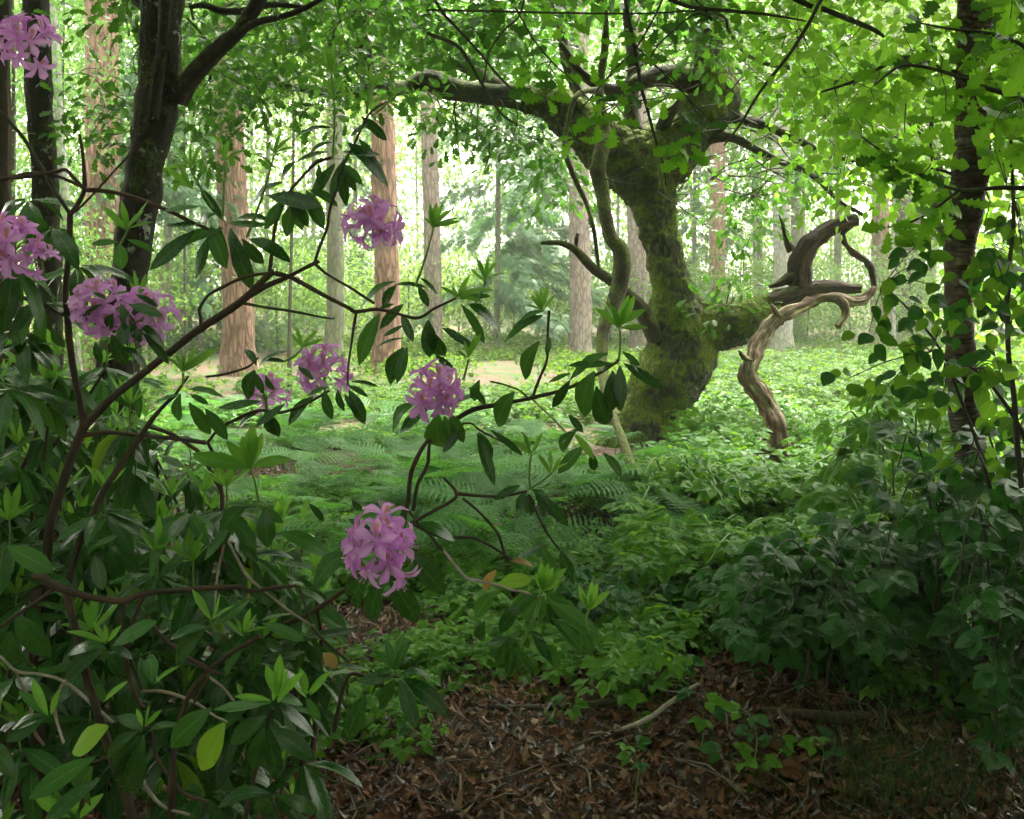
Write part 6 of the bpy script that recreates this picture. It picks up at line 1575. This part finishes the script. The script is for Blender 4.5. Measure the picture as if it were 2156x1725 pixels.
def front_bush():
    D = 1.9
    t = thing('rhododendron_bush', 'low dense wet rhododendron foliage with pale bare twigs filling the lower left', 'shrub', Vector((P(350, 2100, 2.3).x, 2.3, 0)))
    for l, m in [
        ([(70, 1218, 7), (95, 1222, 10), (116, 1237, 10), (187, 1258, 8), (230, 1265, 8), (265, 1266, 8), (306, 1250, 7), (391, 1240, 6.5), (450, 1236, 6), (510, 1236, 5.5), (531, 1244, 5), (580, 1238, 4.5), (626, 1234, 4)], 'bk_rh'),
        ([(626, 1235, 3.6), (646, 1291, 3.4), (660, 1325, 3.2), (680, 1349, 3), (710, 1375, 3), (736, 1396, 3)], 'bk_twig'),
        ([(116, 1240, 6), (80, 1270, 5), (40, 1295, 5), (-10, 1330, 5)], 'bk_rh'),
        ([(306, 1250, 5), (290, 1285, 5), (272, 1330, 5), (266, 1380, 4.5), (272, 1425, 4.5), (290, 1475, 4.5), (305, 1490, 4)], 'bk_rh'),
        ([(262, 1266, 4.5), (258, 1310, 4.5), (258, 1350, 4.5), (262, 1400, 4), (270, 1440, 4)], 'bk_rh'),
        ([(0, 1380, 4), (34, 1414, 4), (80, 1420, 4), (126, 1431, 4), (175, 1465, 4.5), (238, 1520, 4.5)], 'bk_twig_pale'),
        ([(34, 1414, 3.6), (50, 1450, 3.6), (62, 1475, 3.6), (70, 1540, 3.6), (90, 1570, 3.6)], 'bk_twig_pale'),
        ([(190, 1387, 3.2), (158, 1405, 3.6), (135, 1435, 3.6), (118, 1466, 3.6), (116, 1506, 3.6), (133, 1566, 3.6)], 'bk_twig_pale'),
        ([(272, 1376, 3.6), (285, 1410, 3.6), (299, 1452, 4)], 'bk_rh'),
        ([(299, 1452, 4), (340, 1454, 4), (380, 1468, 4), (422, 1489, 4), (450, 1508, 3.6), (482, 1522, 3)], 'bk_twig_pale'),
        ([(442, 1421, 3), (470, 1445, 3.6), (493, 1476, 3)], 'bk_twig_pale'), ([(442, 1421, 4), (425, 1450, 4), (408, 1478, 3.6), (390, 1500, 3.4)], 'bk_rh'),
        ([(310, 1297, 4), (345, 1345, 4.5), (390, 1383, 5), (430, 1405, 5), (465, 1420, 4)], 'bk_rh'),
        ([(180, 1590, 4), (215, 1600, 4), (310, 1530, 4), (325, 1580, 4.5), (345, 1620, 4.5), (390, 1672, 4.5), (440, 1690, 4)], 'bk_rh'),
        ([(302, 1635, 4), (312, 1660, 4.5), (345, 1695, 4.5), (400, 1712, 4)], 'bk_twig_pale'),
        ([(480, 1140, 3.4), (500, 1180, 3.4), (520, 1215, 3.4), (560, 1250, 3), (610, 1290, 3), (660, 1320, 3)], 'bk_twig_pale'),
        ([(470, 1150, 3), (455, 1220, 3), (450, 1290, 3)], 'bk_twig_pale'),
        ([(80, 1240, 11, 2.2), (70, 1450, 12, 2.2), (85, 1700, 14, 2.2), (90, 1990, 16, 2.3)], 'bk_rh'),
        ([(140, 1240, 9), (180, 1420, 9), (240, 1600, 10), (300, 1800, 12), (340, 2080, 12, 2.3)], 'bk_rh'),
        ([(545, 1339, 6), (480, 1380, 6), (420, 1430, 6), (380, 1520, 7), (360, 1700, 9), (350, 2090, 11, 2.3)], 'bk_rh'),
        ([(578, 1492, 4), (560, 1540, 5), (540, 1620, 6), (500, 1800, 8), (420, 2080, 9, 2.3)], 'bk_rh')]:
        branch(t, l, D, m)
    lv = Leaves(); st = []
    G = [
     (1.85, [(224, 1366, 119, 1335, 1, 'd'), (215, 1370, 95, 1422, 1.1, 'd'), (232, 1362, 286, 1375, 1.2, 'd'), (238, 1358, 325, 1303, 1.2, 'm'), (228, 1375, 262, 1446, 1.1, 'd'), (225, 1368, 195, 1400, 1.5, 'm'), (222, 1355, 146, 1311, .8, 'l'), (222, 1352, 197, 1310, 1, 'l'), (225, 1352, 220, 1315, 1.2, 'l'), (228, 1352, 252, 1316, 1.3, 'l')]),
     (1.8, [(438, 1320, 345, 1328, 1, 'd'), (432, 1326, 334, 1402, 1.2, 'd'), (446, 1330, 490, 1370, 1.4, 'd'), (450, 1315, 530, 1265, 1.1, 'd'), (444, 1305, 401, 1243, 1, 'l'), (446, 1305, 473, 1254, 1, 'l'), (446, 1305, 490, 1270, .9, 'l')]),
     (1.9, [(515, 1340, 581, 1384, 1.2, 'd'), (513, 1332, 530, 1281, 1.2, 'l'), (513, 1332, 546, 1298, 1, 'l'), (513, 1332, 560, 1316, .9, 'l'), (508, 1332, 498, 1305, 1.3, 'l'), (510, 1335, 472, 1308, .8, 'l')]),
     (1.7, [(570, 1475, 490, 1461, .8, 'l'), (572, 1478, 452, 1500, .9, 'm'), (560, 1508, 469, 1568, 1.3, 'd'), (582, 1465, 558, 1396, 1.2, 'l'), (584, 1465, 592, 1376, 1.1, 'l'), (586, 1465, 613, 1410, 1.2, 'l'), (588, 1470, 634, 1413, 1, 'l'), (585, 1480, 600, 1450, 1.6, 'l'), (575, 1475, 590, 1400, 1.1, 'l')]),
     (1.75, [(645, 1462, 636, 1410, 1.4, 'l'), (650, 1460, 694, 1410, 1, 'l'), (652, 1464, 708, 1420, .9, 'l'), (645, 1470, 674, 1523, 1.1, 'm'), (645, 1468, 610, 1440, 1, 'l')]),
     (1.7, [(300, 1540, 250, 1490, 1.5, 'd'), (296, 1548, 210, 1648, 1.25, 'd'), (302, 1552, 231, 1722, 1.3, 'd'), (292, 1540, 192, 1583, .9, 'd'), (303, 1548, 272, 1600, 1.4, 'm'), (305, 1530, 320, 1482, 1.1, 'l'), (305, 1530, 340, 1492, 1, 'l'), (300, 1530, 290, 1490, 1.1, 'l'), (312, 1540, 375, 1500, 1, 'd')]),
     (1.6, [(228, 1529, 131, 1583, 1.6, 'y'), (473, 1522, 400, 1636, 1.5, 'y'), (445, 1492, 326, 1580, 1.2, 'm'), (201, 1594, 44, 1682, .8, 'm'), (194, 1614, 108, 1735, 1.25, 'm'), (210, 1640, 60, 1740, .8, 'd')]),
     (1.8, [(556, 1532, 520, 1648, 1.2, 'd'), (565, 1532, 581, 1650, 1, 'd'), (570, 1530, 668, 1602, 1.1, 'd'), (550, 1510, 470, 1560, 1.2, 'd')]),
     (1.8, [(570, 1672, 440, 1645, .8, 'd'), (566, 1680, 470, 1722, 1, 'd'), (573, 1684, 545, 1760, 1.1, 'd'), (580, 1680, 640, 1745, 1, 'd'), (582, 1674, 700, 1712, .8, 'd')]),
     (1.75, [(100, 1505, 65, 1428, 1, 'l'), (105, 1510, 40, 1450, .8, 'm'), (100, 1512, 0, 1520, .9, 'd'), (95, 1510, 20, 1560, 1.1, 'd'), (108, 1505, 120, 1455, 1, 'l'), (215, 1480, 265, 1430, 1.1, 'l'), (220, 1480, 205, 1440, 1.3, 'm'), (320, 1440, 317, 1370, 1.4, 'm'), (325, 1440, 370, 1390, 1, 'l'), (0, 1500, 10, 1455, 1.2, 'l')]),
     (1.7, [(150, 1720, 70, 1680, 1.3, 'l'), (155, 1722, 160, 1650, 1, 'l'), (165, 1725, 210, 1665, 1.4, 'l'), (170, 1730, 130, 1670, 1, 'm'), (30, 1640, -20, 1560, 1.2, 'd')]),
     (1.9, [(60, 1180, 110, 1200, 1.5, 'm'), (15, 1150, 110, 1200, 1.2, 'm'), (10, 1140, -10, 1260, 1.5, 'd'), (30, 1290, 105, 1400, 1.2, 'd'), (20, 1330, 0, 1480, 1.4, 'd'), (200, 1170, 215, 1245, 1.3, 'd'), (195, 1150, 250, 1130, 1, 'd')]),
     (1.95, [(520, 1062, 425, 1115, 1.4, 'd'), (558, 1069, 561, 1158, 1.5, 'd'), (545, 1065, 600, 1100, 1, 'm'), (430, 1180, 480, 1105, 1.1, 'd'), (540, 1065, 470, 1065, .7, 'm'), (636, 1100, 640, 1050, 1, 'l'), (740, 1050, 765, 1090, .9, 'd'), (650, 1060, 690, 1100, .8, 'd')]),
    ]
    for dd_, ls in G:
        for a in ls: leaf_px(lv, a[0], a[1], a[2], a[3], a[5], dd_, a[4])
    leaf_px(lv, 680, 1375, 712, 1405, 'b', 1.75, 2.0)
    n0 = 0
    while n0 < 120:
        y = random.uniform(1060, 1800); xr = 620 if y < 1420 else 640
        if y < 1200: xr = 560
        x = random.uniform(-80, xr)
        d = random.uniform(2.0, 2.9)
        if CH - (y - HZ) / F * d < .12: continue
        rosette(lv, x, y, d, random.choice((7, 8, 9)), random.uniform(.11, .15), 'd' if random.random() < .72 else 'm', random.random() < .45, stem=st)
        n0 += 1
    green_stems(t, st)
    lv.done(t, 300)
front_bush()

def back_bush(label, n, x0, x1, y0, y1, d0, d1, newp, base, kinds='dm', L=.13):
    t = thing('rhododendron_bush', label, 'shrub', base)
    lv = Leaves(); st = []; mb = MB()
    hubs = [Vector((base.x + random.uniform(-.25, .25), base.y + random.uniform(-.1, .2), .05)) for _ in range(4)]
    k = 0
    while k < n:
        x, y, d = random.uniform(x0, x1), random.uniform(y0, y1), random.uniform(d0, d1)
        if CH - (y - HZ) / F * d < .15: continue
        rosette(lv, x, y, d, random.choice((7, 8, 9)), L * random.uniform(.85, 1.15), random.choice(kinds), random.random() < newp, stem=st)
        p = P(x, y, d); h = random.choice(hubs); mid = h.lerp(p, .55) + Vector((random.uniform(-.12, .12), random.uniform(-.1, .1), .05))
        if k % 2 == 0: tube(mb, [(h.x, h.y, h.z, .011), (*mid, .007), (*p, .003)], n=6, k=5, wob=.02, seed=k)
        k += 1
    mb.build('branches', M['bk_rh'], t)
    green_stems(t, st)
    lv.done(t, 300)
back_bush('rhododendron foliage with many pale green shoots at the far left edge', 60, -60, 300, 760, 1160, 2.3, 3.2, .75, Vector((-1.45, 2.9, 0)), 'dmm')
back_bush('shaded rhododendron thicket behind the lower left foliage', 110, -80, 420, 900, 1500, 2.8, 3.8, .3, Vector((-1.3, 3.5, 0)), 'd')
back_bush('small rhododendron clump under the lowest blossom', 26, 420, 700, 1130, 1480, 2.5, 3.3, .6, Vector((-.65, 2.9, 0)), 'dmm', .11)

# ---------------------------------------------------------------- mist in the clearing
def haze():
    x0, x1, y0, y1, z0, z1 = -72, 72, -12, 90, -1.6, 30
    V = [(a, b, c) for c in (z0, z1) for b in (y0, y1) for a in (x0, x1)]
    me = bpy.data.meshes.new('haze'); me.from_pydata(V, [], [(0, 2, 3, 1), (4, 5, 7, 6), (0, 1, 5, 4), (2, 6, 7, 3), (0, 4, 6, 2), (1, 3, 7, 5)])
    m, nt = newmat('mist')
    v = nd(nt, 'ShaderNodeVolumePrincipled'); v.inputs['Density'].default_value = HAZE; v.inputs['Color'].default_value = (.93, .97, .92, 1); v.inputs['Anisotropy'].default_value = .3
    out = nd(nt, 'ShaderNodeOutputMaterial'); nt.links.new(v.outputs[0], out.inputs['Volume'])
    me.materials.append(m)
    o = bpy.data.objects.new('haze', me); COL.objects.link(o); o['kind'] = 'stuff'
HAZE = 0.0018
haze()
